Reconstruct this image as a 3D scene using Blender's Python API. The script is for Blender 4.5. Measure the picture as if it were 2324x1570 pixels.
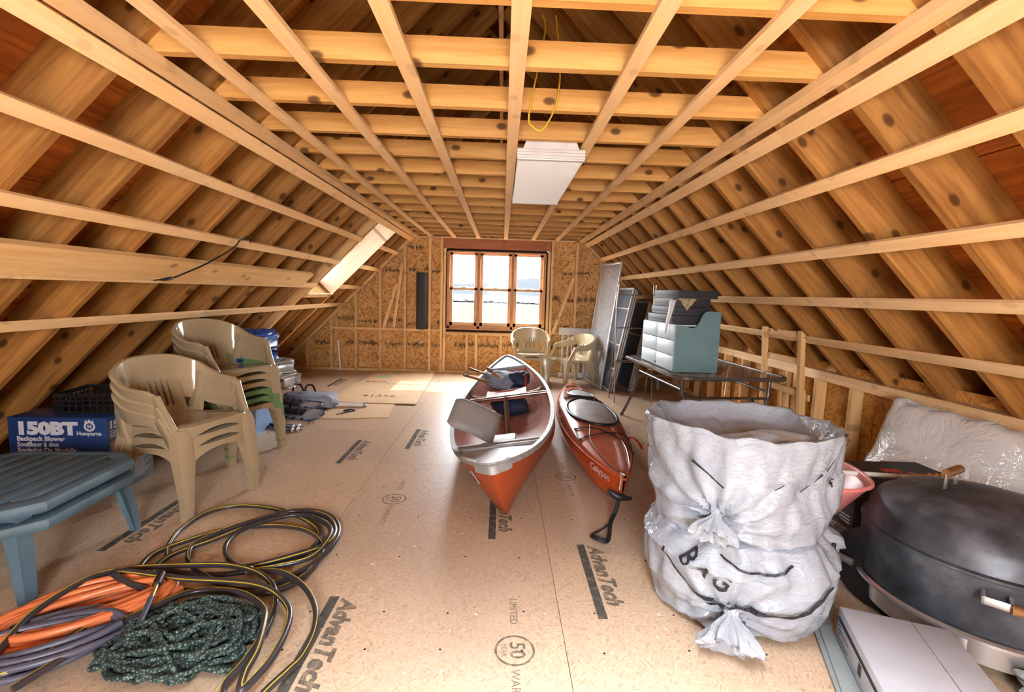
import bpy, bmesh, math, random
from mathutils import Matrix, Vector, Euler, noise
random.seed(7)
S = bpy.context.scene
C = S.collection
R = math.radians
PI = math.pi
for o in list(bpy.data.objects):
    bpy.data.objects.remove(o)

# ------------------------------------------------------------------ camera
def make_camera():
    p, r, y = R(6.40), R(1.75), R(1.40)
    f = Vector((math.sin(y)*math.cos(p), math.cos(y)*math.cos(p), -math.sin(p)))
    rt = Vector((math.cos(y), -math.sin(y), 0)); dn = f.cross(rt)
    rt2 = rt*math.cos(r) - dn*math.sin(r); dn2 = dn*math.cos(r) + rt*math.sin(r)
    cd = bpy.data.cameras.new('camera'); cam = bpy.data.objects.new('camera', cd); C.objects.link(cam)
    m = Matrix((rt2, -dn2, -f)).transposed().to_4x4(); m.translation = (0, 0, 1.34)
    cam.matrix_world = m
    cd.sensor_fit = 'HORIZONTAL'; cd.sensor_width = 36; cd.lens = 1056/2324*36
    cd.clip_start = .05; cd.clip_end = 6000
    S.camera = cam
make_camera()
# ------------------------------------------------------------------ light
vs = S.view_settings
vs.view_transform = 'Standard'; vs.look = 'None'; vs.exposure = 1.68; vs.gamma = 1; vs.use_curve_mapping = False
S.cycles.use_denoising = True
S.cycles.caustics_reflective = False; S.cycles.caustics_refractive = False; S.cycles.max_bounces = 7; S.cycles.diffuse_bounces = 4; S.cycles.glossy_bounces = 3; S.cycles.use_adaptive_sampling = True; S.cycles.adaptive_threshold = .08; S.cycles.adaptive_min_samples = 12; S.cycles.transparent_max_bounces = 16
S.cycles.sample_clamp_indirect = 6
w = bpy.data.worlds.new('sky'); S.world = w; w.use_nodes = True
bg = w.node_tree.nodes['Background']; bg.inputs[0].default_value = (.93, .96, 1.0, 1); bg.inputs[1].default_value = 17.0
def area(name, loc, rot, sx, sy, power, col=(1, 1, 1), spread=R(180)):
    l = bpy.data.lights.new(name, 'AREA'); l.shape = 'RECTANGLE'; l.size = sx; l.size_y = sy; l.energy = power; l.color = col
    l.spread = spread
    o = bpy.data.objects.new(name, l); o.location = loc; o.rotation_euler = rot; C.objects.link(o); return o
# added fill lamps without bodies, out of view behind the viewer
for yl, pw in ((.45, 13), (-.5, 22), (-1.1, 20)):
    area('added_fill_light', (.24, yl, 2.13), (0, 0, 0), .36, 1.2, pw, (.88, .94, 1), R(85))
# portals: where the sky is let in (sampling guides, they give no light of their own)
def portal(name, loc, rot, sx, sy):
    o = area(name, loc, rot, sx, sy, 0); o.data.cycles.is_portal = True
portal('window_portal', (-.10, 7.845, 1.39), (R(-90), 0, 0), 1.62, 1.30)
portal('gable_portal', (0, -1.73, 1.375), (R(90), 0, 0), 1.12, 1.12)
portal('roof_window_portal', (-3.74+2.565*math.sqrt(.5)-.36*math.sqrt(.5), 6.14, -.10+2.565*math.sqrt(.5)+.36*math.sqrt(.5)), (0, R(45-90+45+0)*0+R(-45), 0), 1.2, .8)
# low sun, entering through the roof window in the left slope
sl = bpy.data.lights.new('sun', 'SUN'); sl.energy = 45; sl.angle = R(.6); sl.color = (1, .93, .8)
so = bpy.data.objects.new('sun', sl); C.objects.link(so)
so.rotation_euler = Vector((1.0, .28, -1.42)).to_track_quat('-Z', 'Y').to_euler()
so.location = (-30, -10, 40)

# ------------------------------------------------------------------ helpers
def link(o, parent=None):
    C.objects.link(o)
    if parent is not None: o.parent = parent
    return o
def tag(o, label=None, cat=None, group=None, kind=None):
    if label: o['label'] = label
    if cat: o['category'] = cat
    if group: o['group'] = group
    if kind: o['kind'] = kind
    return o
def empty(name, loc=(0, 0, 0), rz=0, label=None, cat=None, group=None, kind=None, parent=None, rot=None):
    o = bpy.data.objects.new(name, None); o.empty_display_size = .1
    link(o, parent); o.location = loc; o.rotation_euler = rot if rot else (0, 0, rz)
    return tag(o, label, cat, group, kind)
def smooth(me, ang=35):
    for p in me.polygons: p.use_smooth = True
    try: me.set_sharp_from_angle(angle=R(ang))
    except Exception: pass
def mobj(name, me, mat=None, parent=None, M=None):
    o = bpy.data.objects.new(name, me); link(o, parent)
    if mat is not None and not me.materials: me.materials.append(mat)
    if M is not None: o.matrix_local = M
    return o
def T(x, y, z): return Matrix.Translation((x, y, z))
def RX(a): return Matrix.Rotation(R(a), 4, 'X')
def RY(a): return Matrix.Rotation(R(a), 4, 'Y')
def RZ(a): return Matrix.Rotation(R(a), 4, 'Z')
def frame(o, x, y, z):
    m = Matrix((Vector(x), Vector(y), Vector(z))).transposed().to_4x4(); m.translation = Vector(o); return m
def sm(t): t = max(0, min(1, t)); return t*t*(3-2*t)
def lerp(a, b, t): return a+(b-a)*t
def cr(pts, n=8, closed=False):
    """Catmull-Rom through pts"""
    P = [Vector(p) for p in pts]; out = []; k = len(P); rng = k if closed else k-1
    for i in range(rng):
        if closed: a, b, c, d = P[(i-1) % k], P[i], P[(i+1) % k], P[(i+2) % k]
        else: a, b, c, d = P[max(i-1, 0)], P[i], P[i+1], P[min(i+2, k-1)]
        for j in range(n):
            t = j/n
            out.append(.5*((2*b)+(c-a)*t+(2*a-5*b+4*c-d)*t*t+(3*b-a-3*c+d)*t*t*t))
    if not closed: out.append(P[-1].copy())
    return out
class MB:
    def __init__(s): s.v = []; s.f = []; s.mi = []; s.cur = 0
    def add(s, vs, fs, M=None):
        b = len(s.v)
        s.v += [tuple(M @ Vector(v)) for v in vs] if M is not None else [tuple(v) for v in vs]
        for f in fs: s.f.append(tuple(b+i for i in f)); s.mi.append(s.cur)
        return s
    def box(s, x0, x1, y0, y1, z0, z1, M=None):
        return s.add([(x0, y0, z0), (x1, y0, z0), (x1, y1, z0), (x0, y1, z0), (x0, y0, z1), (x1, y0, z1), (x1, y1, z1), (x0, y1, z1)],
                     [(3, 2, 1, 0), (4, 5, 6, 7), (0, 1, 5, 4), (1, 2, 6, 5), (2, 3, 7, 6), (3, 0, 4, 7)], M)
    def bbox(s, x0, x1, y0, y1, z0, z1, b=.004, M=None):
        """box with chamfered edges"""
        bm = bmesh.new(); bmesh.ops.create_cube(bm, size=1)
        for v in bm.verts: v.co = Vector((lerp(x0, x1, v.co.x+.5), lerp(y0, y1, v.co.y+.5), lerp(z0, z1, v.co.z+.5)))
        bmesh.ops.bevel(bm, geom=list(bm.edges), offset=b, segments=2, affect='EDGES', profile=.5)
        bm.verts.index_update(); s.add([v.co.copy() for v in bm.verts], [[v.index for v in f.verts] for f in bm.faces], M); bm.free(); return s
    def prism(s, poly, h0, h1, M=None):
        """poly in XY extruded along Z"""
        n = len(poly); vs = [(x, y, h0) for x, y in poly]+[(x, y, h1) for x, y in poly]
        fs = [tuple(range(n-1, -1, -1)), tuple(range(n, 2*n))]+[(i, (i+1) % n, n+(i+1) % n, n+i) for i in range(n)]
        return s.add(vs, fs, M)
    def rings(s, rs, closed=True, cap0=False, cap1=False, loop=False, M=None):
        """loft equal-length rings"""
        n = len(rs[0]); vs = [p for r in rs for p in r]; fs = []; m = len(rs)
        for i in range(m if loop else m-1):
            for j in range(n if closed else n-1):
                a, b = i*n+j, i*n+(j+1) % n; c, d = ((i+1) % m)*n+(j+1) % n, ((i+1) % m)*n+j
                fs.append((a, b, c, d))
        if cap0: fs.append(tuple(range(n-1, -1, -1)))
        if cap1: fs.append(tuple((m-1)*n+i for i in range(n)))
        return s.add(vs, fs, M)
    def tube(s, pts, r, n=8, closed=False, caps=True, M=None, flat=None):
        P = [Vector(p) for p in pts]; k = len(P); rs = []
        up = None
        for i in range(k):
            if closed: t = P[(i+1) % k]-P[(i-1) % k]
            else: t = P[min(i+1, k-1)]-P[max(i-1, 0)]
            if t.length < 1e-9: t = Vector((0, 0, 1))
            t.normalize()
            if up is None: up = Vector((0, 0, 1)) if abs(t.z) < .9 else Vector((1, 0, 0))
            u = up-t*up.dot(t)
            if u.length < 1e-6: u = t.orthogonal()
            u.normalize(); v = t.cross(u); up = u
            ri = r[i] if isinstance(r, (list, tuple)) else r
            ru = ri*(flat or 1)
            rs.append([P[i]+u*math.cos(2*PI*j/n)*ru+v*math.sin(2*PI*j/n)*ri for j in range(n)])
        return s.rings(rs, True, caps and not closed, caps and not closed, closed, M)
    def cyl(s, a, b, r, n=12, r2=None, M=None):
        return s.tube([a, b], [r, r if r2 is None else r2], n, M=M)
    def lathe(s, prof, n=24, M=None, cap=True):
        rs = [[(r*math.cos(2*PI*j/n), r*math.sin(2*PI*j/n), z) for j in range(n)] for r, z in prof]
        return s.rings(rs, True, cap, cap, M=M)
    def grid(s, fn, nu, nv, M=None, cu=False):
        vs = [fn(i/nu, j/nv) for i in range(nu+1) for j in range(nv+1)]
        fs = [(i*(nv+1)+j, (i+1)*(nv+1)+j, (i+1)*(nv+1)+j+1, i*(nv+1)+j+1) for i in range(nu) for j in range(nv)]
        return s.add(vs, fs, M)
    def mesh(s, name, mats=None, sharp=None):
        me = bpy.data.meshes.new(name); me.from_pydata(s.v, [], s.f)
        if mats:
            for m in (mats if isinstance(mats, (list, tuple)) else [mats]): me.materials.append(m)
            if any(s.mi): me.polygons.foreach_set('material_index', s.mi)
        bm = bmesh.new(); bm.from_mesh(me); bmesh.ops.recalc_face_normals(bm, faces=bm.faces); bm.to_mesh(me); bm.free()
        if sharp is not None: smooth(me, sharp)
        me.update(); return me
    def build(s, name, mat, parent=None, sharp=None, M=None):
        return mobj(name, s.mesh(name, mat, sharp), None, parent, M)
def solidify(o, t, off=-1):
    m = o.modifiers.new('thickness', 'SOLIDIFY'); m.thickness = t; m.offset = off; return o
def subsurf(o, n=1):
    m = o.modifiers.new('smooth', 'SUBSURF'); m.levels = n; m.render_levels = n; return o
def copy_tree(o, parent=None):
    c = o.copy(); C.objects.link(c); c.parent = parent
    for ch in list(o.children): copy_tree(ch, c)
    return c
_tc = {}
def text(name, s, size, mat, M, parent=None, align='LEFT', xs=1.0, shear=0, bold=0, spacing=1.0):
    key = (s, size, align, xs, shear, bold, spacing)
    cu = bpy.data.curves.new(name, 'FONT'); cu.body = s; cu.size = size; cu.align_x = align; cu.shear = shear; cu.offset = bold; cu.space_character = spacing
    cu.resolution_u = 2
    to = bpy.data.objects.new(name, cu); C.objects.link(to)
    me = bpy.data.meshes.new_from_object(to.evaluated_get(bpy.context.evaluated_depsgraph_get()))
    bpy.data.objects.remove(to); bpy.data.curves.remove(cu)
    me.materials.clear(); me.materials.append(mat); me.name = name
    if xs != 1: me.transform(Matrix.Diagonal((xs, 1, 1, 1)))
    return mobj(name, me, None, parent, M)

# ------------------------------------------------------------------ materials
def srgb(r, g, b):
    f = lambda c: (c/255/12.92) if c/255 <= .04045 else ((c/255+.055)/1.055)**2.4
    return (f(r), f(g), f(b), 1)
class N:
    """little node-tree writer"""
    def __init__(s, name):
        s.m = bpy.data.materials.new(name); s.m.use_nodes = True; s.t = s.m.node_tree; s.b = s.t.nodes['Principled BSDF']
    def n(s, typ, **kw):
        nd = s.t.nodes.new('ShaderNode'+typ)
        for k, v in kw.items():
            if k.startswith('i_'):
                key = k[2:]; key = int(key) if key.isdigit() else key.replace('_', ' ')
                s.put(nd.inputs[key], v)
            else: setattr(nd, k, v)
        return nd
    def put(s, inp, v):
        if isinstance(v, bpy.types.NodeSocket): s.t.links.new(v, inp)
        elif isinstance(v, bpy.types.Node): s.t.links.new(v.outputs[0], inp)
        else: inp.default_value = v
    def math(s, op, a, b=0.0, clamp=False): return s.n('Math', operation=op, i_0=a, i_1=b, use_clamp=clamp).outputs[0]
    def mix(s, f, a, b, mode='MIX'):
        nd = s.t.nodes.new('ShaderNodeMix'); nd.data_type = 'RGBA'; nd.blend_type = mode
        s.put(nd.inputs[0], f); s.put(nd.inputs[6], a); s.put(nd.inputs[7], b); return nd.outputs[2]
    def ramp(s, f, stops):
        nd = s.t.nodes.new('ShaderNodeValToRGB'); e = nd.color_ramp.elements
        while len(e) < len(stops): e.new(.5)
        for i, (p, c) in enumerate(stops): e[i].position = p; e[i].color = c if len(c) == 4 else (*c, 1)
        s.put(nd.inputs[0], f); return nd.outputs[0]
    def coords(s, scale=(1, 1, 1), rand=True, kind='Object', rot=(0, 0, 0)):
        tc = s.n('TexCoord').outputs[kind]
        if rand:
            oi = s.n('ObjectInfo'); add = s.n('VectorMath', operation='SCALE', i_0=(37.0, 91.0, 53.0)); s.put(add.inputs['Scale'], oi.outputs['Random'])
            tc = s.n('VectorMath', operation='ADD', i_0=tc, i_1=add.outputs[0]).outputs[0]
        mp = s.n('Mapping'); s.put(mp.inputs['Vector'], tc); mp.inputs['Scale'].default_value = scale; mp.inputs['Rotation'].default_value = rot
        return mp.outputs[0]
    def noise(s, vec, scale=5, detail=3, rough=.5, out=0, dist=0):
        nd = s.n('TexNoise', i_Vector=vec, i_Scale=scale, i_Detail=detail, i_Roughness=rough, i_Distortion=dist); return nd.outputs[out]
    def voro(s, vec, scale=5, feature='F1', out='Distance'):
        nd = s.n('TexVoronoi', feature=feature, i_Vector=vec, i_Scale=scale); return nd.outputs[out]
    def bump(s, h, strength=.3, dist=.01):
        nd = s.n('Bump', i_Height=h, i_Strength=strength, i_Distance=dist); s.t.links.new(nd.outputs[0], s.b.inputs['Normal'])
    def set(s, **kw):
        for k, v in kw.items(): s.put(s.b.inputs[k.replace('_', ' ')], v)
        return s
def plain(name, col, rough=.5, metal=0, var=.06, scale=8, bump=0, spec=.5, **kw):
    """painted / moulded surface with faint mottling"""
    k = N(name); c = k.coords((1, 1, 1)); nz = k.noise(c, scale, 3)
    d = tuple(x*(1-var*2.2) for x in col[:3])+(1,); l = tuple(min(1, x*(1+var)) for x in col[:3])+(1,)
    k.set(Base_Color=k.ramp(nz, [(.25, d), (.75, l)]), Roughness=rough, Metallic=metal, Specular_IOR_Level=spec, **kw)
    if bump: k.bump(nz, bump, .01)
    return k.m
def wood(name, light, dark, knot=srgb(70, 38, 15), rough=.6, knots=1.0, jit=.12, grain=1.0, stain=0, thick='Z'):
    """softwood board, grain along local X"""
    k = N(name); c = k.coords((1, 1, 1))
    g = k.n('Mapping', i_Vector=c); g.inputs['Scale'].default_value = (.55, 9, 9)
    base = k.noise(g, 3.2*grain, 4, .6, dist=.6)
    g2 = k.n('Mapping', i_Vector=c); g2.inputs['Scale'].default_value = (1.0, 34, 34)
    fine = k.noise(g2, 6, 2)
    col = k.mix(k.ramp(base, [(.28, (0, 0, 0)), (.72, (1, 1, 1))]), light, dark)
    col = k.mix(k.math('MULTIPLY', fine, .22), col, dark)
    if stain:
        st = k.ramp(k.noise(c, 1.7, 3), [(.55, (0, 0, 0)), (.8, (1, 1, 1))]); col = k.mix(k.math('MULTIPLY', st, stain), col, srgb(60, 35, 20))
    if knots:
        kc = k.n('Mapping', i_Vector=c); kc.inputs['Scale'].default_value = (2.6, 4.2, 4.2)
        if thick == 'Y': kc.inputs['Rotation'].default_value = (R(-90), 0, 0)
        d = k.n('TexVoronoi', voronoi_dimensions='2D', i_Vector=kc, i_Scale=1.0).outputs['Distance']
        kn = k.ramp(d, [(.05, (1, 1, 1)), (.075, (.6, .6, .6)), (.095, (0, 0, 0))])
        halo = k.ramp(d, [(.06, (1, 1, 1)), (.24, (0, 0, 0))])
        col = k.mix(k.math('MULTIPLY', halo, .3*knots), col, dark); col = k.mix(k.math('MULTIPLY', kn, .85*knots), col, knot)
    oi = k.n('ObjectInfo'); hv = k.n('HueSaturation', i_Color=col)
    k.put(hv.inputs['Value'], k.math('MULTIPLY_ADD', oi.outputs['Random'], jit*2)); hv.inputs['Value'].links[0].from_node.inputs[2].default_value = 1-jit
    k.set(Base_Color=hv.outputs[0], Roughness=rough); k.b.inputs['Specular IOR Level'].default_value = .25
    return k.m
def osb(name, cols, scale=14, rough=.7, bump=.15, dirt=None, axes='XY', rand=True, stretch=4.5):
    """strand board: three layers of long flakes lying at different angles"""
    k = N(name); ax = {'XY': (0, 0, 0), 'XZ': (R(90), 0, 0), 'YZ': (0, R(90), 0)}[axes]
    c0 = k.coords((1, 1, 1), rand, rot=ax); wob = k.noise(c0, 3, 2, out=1)
    c0 = k.n('VectorMath', operation='MULTIPLY_ADD', i_0=wob, i_1=(.1, .1, 0)); k.put(c0.inputs[2], k.t.nodes['Mapping'].outputs[0]); c0 = c0.outputs[0]
    layers = []; ds = []
    for i, a in enumerate((8, 66, 128)):
        mp = k.n('Mapping', i_Vector=c0); mp.inputs['Rotation'].default_value = (0, 0, R(a)); mp2 = k.n('Mapping', i_Vector=mp); mp2.inputs['Scale'].default_value = (1, stretch, 1); mp2.inputs['Location'].default_value = (i*3.3, i*7.1, i*1.7)
        v = k.n('TexVoronoi', i_Vector=mp2, i_Scale=scale); layers.append(v.outputs['Color']); ds.append(v.outputs['Distance'])
    pick1 = k.ramp(k.noise(c0, scale*.55, 2), [(.46, (0, 0, 0)), (.50, (1, 1, 1))]); pick2 = k.ramp(k.noise(c0, scale*.8, 2, out=1), [(.49, (0, 0, 0)), (.53, (1, 1, 1))])
    v = k.mix(pick2, k.mix(pick1, layers[0], layers[1]), layers[2])
    val = k.n('SeparateColor', i_Color=v).outputs[0]; n = len(cols)
    col = k.ramp(val, [(i/(n-1), cc) for i, cc in enumerate(cols)])
    fine = k.noise(c0, scale*9, 2); col = k.mix(.35, col, k.mix(fine, cols[0], cols[-1]))
    if dirt:
        dn = k.ramp(k.noise(c0, .9, 4), [(.42, (0, 0, 0)), (.72, (1, 1, 1))]); col = k.mix(k.math('MULTIPLY', dn, dirt[1]), col, dirt[0])
        sp = k.ramp(k.voro(c0, 9), [(.018, (1, 1, 1)), (.03, (0, 0, 0))]); col = k.mix(k.math('MULTIPLY', sp, .75), col, srgb(60, 45, 35))
    k.set(Base_Color=col, Roughness=rough); k.b.inputs['Specular IOR Level'].default_value = .3
    if bump: k.bump(val, bump, .004)
    return k.m
M = {}
M['rafter'] = wood('rafter_wood', srgb(188, 134, 70), srgb(134, 84, 36), stain=.45, jit=.16, thick='Y')
M['lumber'] = wood('lumber_wood', srgb(240, 202, 146), srgb(222, 170, 104), knots=.5)
M['joist'] = wood('joist_wood', srgb(218, 168, 100), srgb(186, 130, 64), thick='Y')
M['strap'] = wood('strapping_wood', srgb(248, 214, 166), srgb(236, 190, 132), knots=.22, jit=.07)
M['stud'] = wood('stud_wood', srgb(244, 206, 150), srgb(226, 178, 114), knots=.4)
M['white_pine'] = wood('white_pine', srgb(250, 232, 205), srgb(236, 206, 168), knot=srgb(150, 110, 70))
M['lvl'] = wood('header_wood', srgb(190, 122, 84), srgb(166, 96, 62), knots=.3)
M['ply'] = wood('plywood', srgb(190, 112, 48), srgb(120, 58, 22), knots=1, grain=.7)
M['osb_wall'] = osb('wall_strand_board', [srgb(158, 100, 46), srgb(214, 160, 90), srgb(234, 186, 116), srgb(246, 212, 152), srgb(196, 136, 70)], 13, axes='XY', bump=0)
M['osb_knee'] = osb('knee_strand_board', [srgb(160, 100, 42), srgb(206, 148, 74), srgb(232, 180, 104), srgb(190, 128, 60)], 15, axes='YZ', bump=0)
M['osb_floor'] = osb('floor_strand_board', [srgb(170, 144, 118), srgb(208, 180, 150), srgb(216, 190, 160), srgb(228, 206, 180), srgb(196, 168, 138)], 42, bump=0, dirt=(srgb(168, 152, 140), .5), rough=.42)
def inkmat(name, col, cover, sc=26):
    k = N(name); c = k.coords((1, 1, 1), False, 'Generated' if False else 'Object'); nz = k.ramp(k.noise(c, sc, 4, .7), [(.22, (0, 0, 0)), (.52, (1, 1, 1))])
    k.set(Base_Color=col, Roughness=.8); tr = k.n('BsdfTransparent'); mx = k.n('MixShader'); k.put(mx.inputs[0], k.math('MULTIPLY', nz, cover))
    k.t.links.new(tr.outputs[0], mx.inputs[1]); k.t.links.new(k.b.outputs[0], mx.inputs[2]); k.t.links.new(mx.outputs[0], k.t.nodes['Material Output'].inputs[0]); return k.m
M['print'] = inkmat('worn_grey_print', srgb(88, 86, 80), .62)
M['stamp'] = plain('black_stamp', srgb(40, 32, 28), .8, var=.2, scale=40)
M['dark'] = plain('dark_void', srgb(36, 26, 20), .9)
M['white_plastic'] = plain('white_plastic', srgb(236, 228, 220), .4)
M['alu'] = plain('aluminium', srgb(200, 200, 202), .35, .9, var=.05)
M['black'] = plain('black_rubber', srgb(24, 24, 26), .5)
M['steel'] = plain('grey_steel', srgb(150, 146, 142), .35, .8)
# ------------------------------------------------------------------ the shell of the attic
CL, CRT, RX0, RZ0 = 3.64, 3.50, -.07, 3.57        # left / right rafter planes, ridge
YK = [2.76+.4225*k for k in range(-9, 12)]          # rafter positions along the room
Y0, YB = -1.6, 7.70
_bm = {}
def bmesh_box(L, w_, t):
    key = (round(L, 3), round(w_, 3), round(t, 3))
    if key not in _bm:
        _bm[key] = MB().box(0, L, -w_/2, w_/2, 0, t).mesh('board')
    return _bm[key]
def board(name, L, w_, t, Mx, mat, parent):
    """board of length L (local X), width w (local Y), thickness t (local Z from 0)"""
    me = bmesh_box(L, w_, t)
    o = bpy.data.objects.new(name, me); link(o, parent)
    if not me.materials: me.materials.append(mat)
    if me.materials[0] is not mat:
        o.material_slots[0].link = 'OBJECT'; o.material_slots[0].material = mat
    o.matrix_local = Mx; return o
s2 = math.sqrt(.5)
LM = lambda x, y, z: frame((x, y, z), (s2, 0, s2), (0, 1, 0), (-s2, 0, s2))      # up the left slope
RM = lambda x, y, z: frame((x, y, z), (-s2, 0, s2), (0, -1, 0), (s2, 0, s2))     # up the right slope
# floor
floor = empty('floor', kind='structure')
MB().box(-3.9, 3.0, Y0-.1, 7.9, -.30, -.0185).build('subfloor', M['dark'], floor)
rowx = [-3.32-.4, -3.32, -2.12, -.92, .28, 1.48, 2.68, 2.95]
offs = [0, 2.9, 1.915, 1.07, 2.29, 1.4, 2.2]
for i in range(len(rowx)-1):
    x0, x1 = rowx[i], rowx[i+1]; ys = [Y0]; y = offs[i]-2.44
    while y < 7.8:
        if y > Y0+.1: ys.append(y)
        y += 2.44
    ys.append(7.8)
    for a, b in zip(ys, ys[1:]):
        me = MB().box(.0012, x1-x0-.0012, .0012, b-a-.0012, -.018, 0).mesh('floor_panel', M['osb_floor'])
        mobj('floor_panel', me, None, floor, T(x0, a, 0))
def advantech(x, y, rz, sc=1.0, parent=floor, sp=None):
    g = T(x, y, .0012) @ RZ(rz)
    text('panel_print', 'AdvanTech', .118*sc, M['print'], g, parent, xs=.98, shear=.3, bold=.0048, spacing=1.02)
    MB().box(-.02*sc, .64*sc, -.068*sc, -.022*sc, 0, .0002).build('panel_print', M['print'], parent, M=g)
def stamp50(x, y, rz, sc=1.0):
    g = T(x, y, .0012) @ RZ(rz)
    ring = MB(); n = 28
    ring.rings([[(r*math.cos(2*PI*j/n), r*math.sin(2*PI*j/n), 0) for j in range(n)] for r in (.068*sc, .077*sc)])
    ring.build('panel_print', M['print'], floor, M=g)
    text('panel_print', '50', .085*sc, M['print'], g @ T(0, 0, 0) @ T(0, -.018*sc, 0), floor, align='CENTER', bold=.001)
    text('panel_print', 'YEAR', .028*sc, M['print'], g @ T(0, -.05*sc, 0), floor, align='CENTER')
    text('panel_print', 'WARRANTY', .045*sc, M['print'], g @ T(.09*sc, -.015, 0), floor)
    text('panel_print', 'LIMITED', .045*sc, M['print'], g @ T(-.30*sc, -.015, 0), floor)
# knots of glue, paint drips and nail heads on the floor
nail = MB()
for yk in (1.62, 1.83, 2.24, 2.66, 3.07):
    for q in range(9):
        x = -1.1+q*.31+random.uniform(-.03, .03); nail.lathe([(.0001, .0006), (.005, .0006), (.005, -.002)], 6, T(x, yk+random.uniform(-.012, .012), 0))
tag(nail.build('nail_heads', M['stamp'], floor), kind='stuff')
drip = MB()
for q in range(70):
    x, y = random.uniform(-.6, 1.0), random.uniform(1.5, 3.2); r = random.uniform(.002, .009)
    drip.add([(x+r*random.uniform(.5, 1.4)*math.cos(a*PI/3), y+r*random.uniform(.5, 1.4)*math.sin(a*PI/3), .0009) for a in range(6)], [(0, 1, 2, 3, 4, 5)])
tag(drip.build('paint_drips', plain('old_paint', srgb(232, 222, 208), .6), floor), kind='stuff')

# ceiling: joists, strapping
ceil = empty('ceiling', kind='structure')
for y in YK:
    if y > 7.6: continue
    L = 2.90; board('joist', L, .038, .10, T(-1.50, y+.038, 2.225), M['joist'], ceil)
YE = 7.66
straps = [-1.16, -.785, -.40, .035, .475, .855]
def run(name, L0, L1, w_, t, Mf, mat, parent, cuts):
    """board run along +Y split at butt joints"""
    e = [L0]+list(cuts)+[L1]
    for a, b in zip(e, e[1:]): board(name, b-a-.002, w_, t, Mf(a+.001), mat, parent)
ym = lambda x, z: (lambda a: frame((x, a, z), (0, 1, 0), (-1, 0, 0), (0, 0, 1)))
cuts = [(3.0,), (4.1,), (4.6,), (3.42,), (3.35,), (3.72,)]
for x, cs in zip(straps, cuts): run('strapping', Y0, YE, .062, .019, ym(x, 2.206), M['strap'], ceil, cs)
run('strapping', Y0, YE, .075, .036, ym(-1.395, 2.189), M['strap'], ceil, (2.75, 5.9))
run('strapping', Y0, YE, .075, .036, ym(1.262, 2.189), M['strap'], ceil, (2.75, 6.3))

# roof slopes
roofL = empty('roof_left', kind='structure'); roofR = empty('roof_right', kind='structure')
SKY0, SKY1 = 5.72, 6.56          # roof window between these rafters
RL = (3.74-.07)*math.sqrt(2)
RR = (3.50+.07-.05)*math.sqrt(2)
for y in YK:
    cut = abs(y-6.1425) < .05
    if not cut:
        board('rafter', RL, .038, .235, LM(-3.74, y, -.10), M['rafter'], roofL)
    else:      # cut rafter below and above the roof window
        board('rafter', (-2.50+3.74)*math.sqrt(2), .038, .235, LM(-3.74, y, -.10), M['rafter'], roofL)
        board('rafter', (-.07+1.45)*math.sqrt(2), .038, .235, LM(-1.45, y, 2.19), M['rafter'], roofL)
    if abs(y-SKY0) < .02: board('rafter', RL, .038, .235, LM(-3.74, y-.039, -.10), M['lumber'], roofL)
    if abs(y-SKY1) < .02: board('rafter', RL, .038, .235, LM(-3.74, y+.039, -.10), M['lumber'], roofL)
    board('rafter', RR, .038, .235, RM(3.45, y, .05), M['rafter'], roofR)
for yy_ in (7.66,):
    board('rafter', RL, .038, .14, LM(-3.74, yy_, -.10), M['lumber'], roofL)
    board('rafter', RR, .038, .14, RM(3.45, yy_, .05), M['lumber'], roofR)
board('ridge_board', YE-Y0, .038, .30, frame((RX0, Y0, RZ0-.02), (0, 1, 0), (-1, 0, 0), (0, 0, 1)), M['lumber'], roofL)
# sheathing panels behind the rafters (left side leaves the roof window open)
def sheath(parent, Mf, X0, s0, s1, y0, y1):
    Lx = s1-s0
    board('sheathing_panel', y1-y0-.004, Lx-.004, .016, Mf(X0, s0+Lx/2, y0+.002), M['ply'], parent)
def shL(_, s, y): # point at distance s up the left slope, grain along Y
    x, z = -3.74+s*s2-.237*s2, -.10+s*s2+.237*s2
    return frame((x, y, z), (0, 1, 0), (-s2, 0, -s2), (-s2, 0, s2))
def shR(_, s, y):
    x, z = 3.45-s*s2+.237*s2, .05+s*s2+.237*s2
    return frame((x, y, z), (0, 1, 0), (-s2, 0, s2), (s2, 0, s2))
WS0, WS1 = 1.96, 3.17            # roof window, distances up the slope
for i in range(4):
    s0, s1 = i*1.22, min((i+1)*1.22, RL+.2) if i < 3 else RL+.25
    ys = [Y0, .6+.3*(i % 2), 3.0+.3*(i % 2), 5.4+.3*(i % 2), 7.95]
    for a, b in zip(ys, ys[1:]):
        if b > SKY0 and s1 > WS0 and s0 < WS1:
            # leave the opening
            lo, hi = max(s0, WS0), min(s1, WS1)
            if a < SKY0: sheath(roofL, shL, 0, s0, s1, a, SKY0)
            if b > SKY1: sheath(roofL, shL, 0, s0, s1, max(a, SKY1), b)
            if s0 < WS0: sheath(roofL, shL, 0, s0, WS0, max(a, SKY0), min(b, SKY1))
            if s1 > WS1: sheath(roofL, shL, 0, WS1, s1, max(a, SKY0), min(b, SKY1))
        else: sheath(roofL, shL, 0, s0, s1, a, b)
        sheath(roofR, shR, 0, s0, min(s1, RR+.25), a, b)
# outer roof layer added to stop light leaking in, open over the roof window
M['roofing'] = plain('roof_felt', srgb(60, 56, 54), .9)
for (a, b, s0, s1) in ((Y0-.2, SKY0, -.2, RL+.45), (SKY1, 8.0, -.2, RL+.45), (SKY0, SKY1, -.2, WS0), (SKY0, SKY1, WS1, RL+.45)):
    board('roofing_felt', b-a, s1-s0, .01, shL(0, (s0+s1)/2, a) @ T(0, 0, .02), M['roofing'], roofL)
board('roofing_felt', 8.2-Y0, RR+.8, .01, shR(0, (RR+.4)/2, Y0-.2) @ T(0, 0, .02), M['roofing'], roofR)
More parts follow.
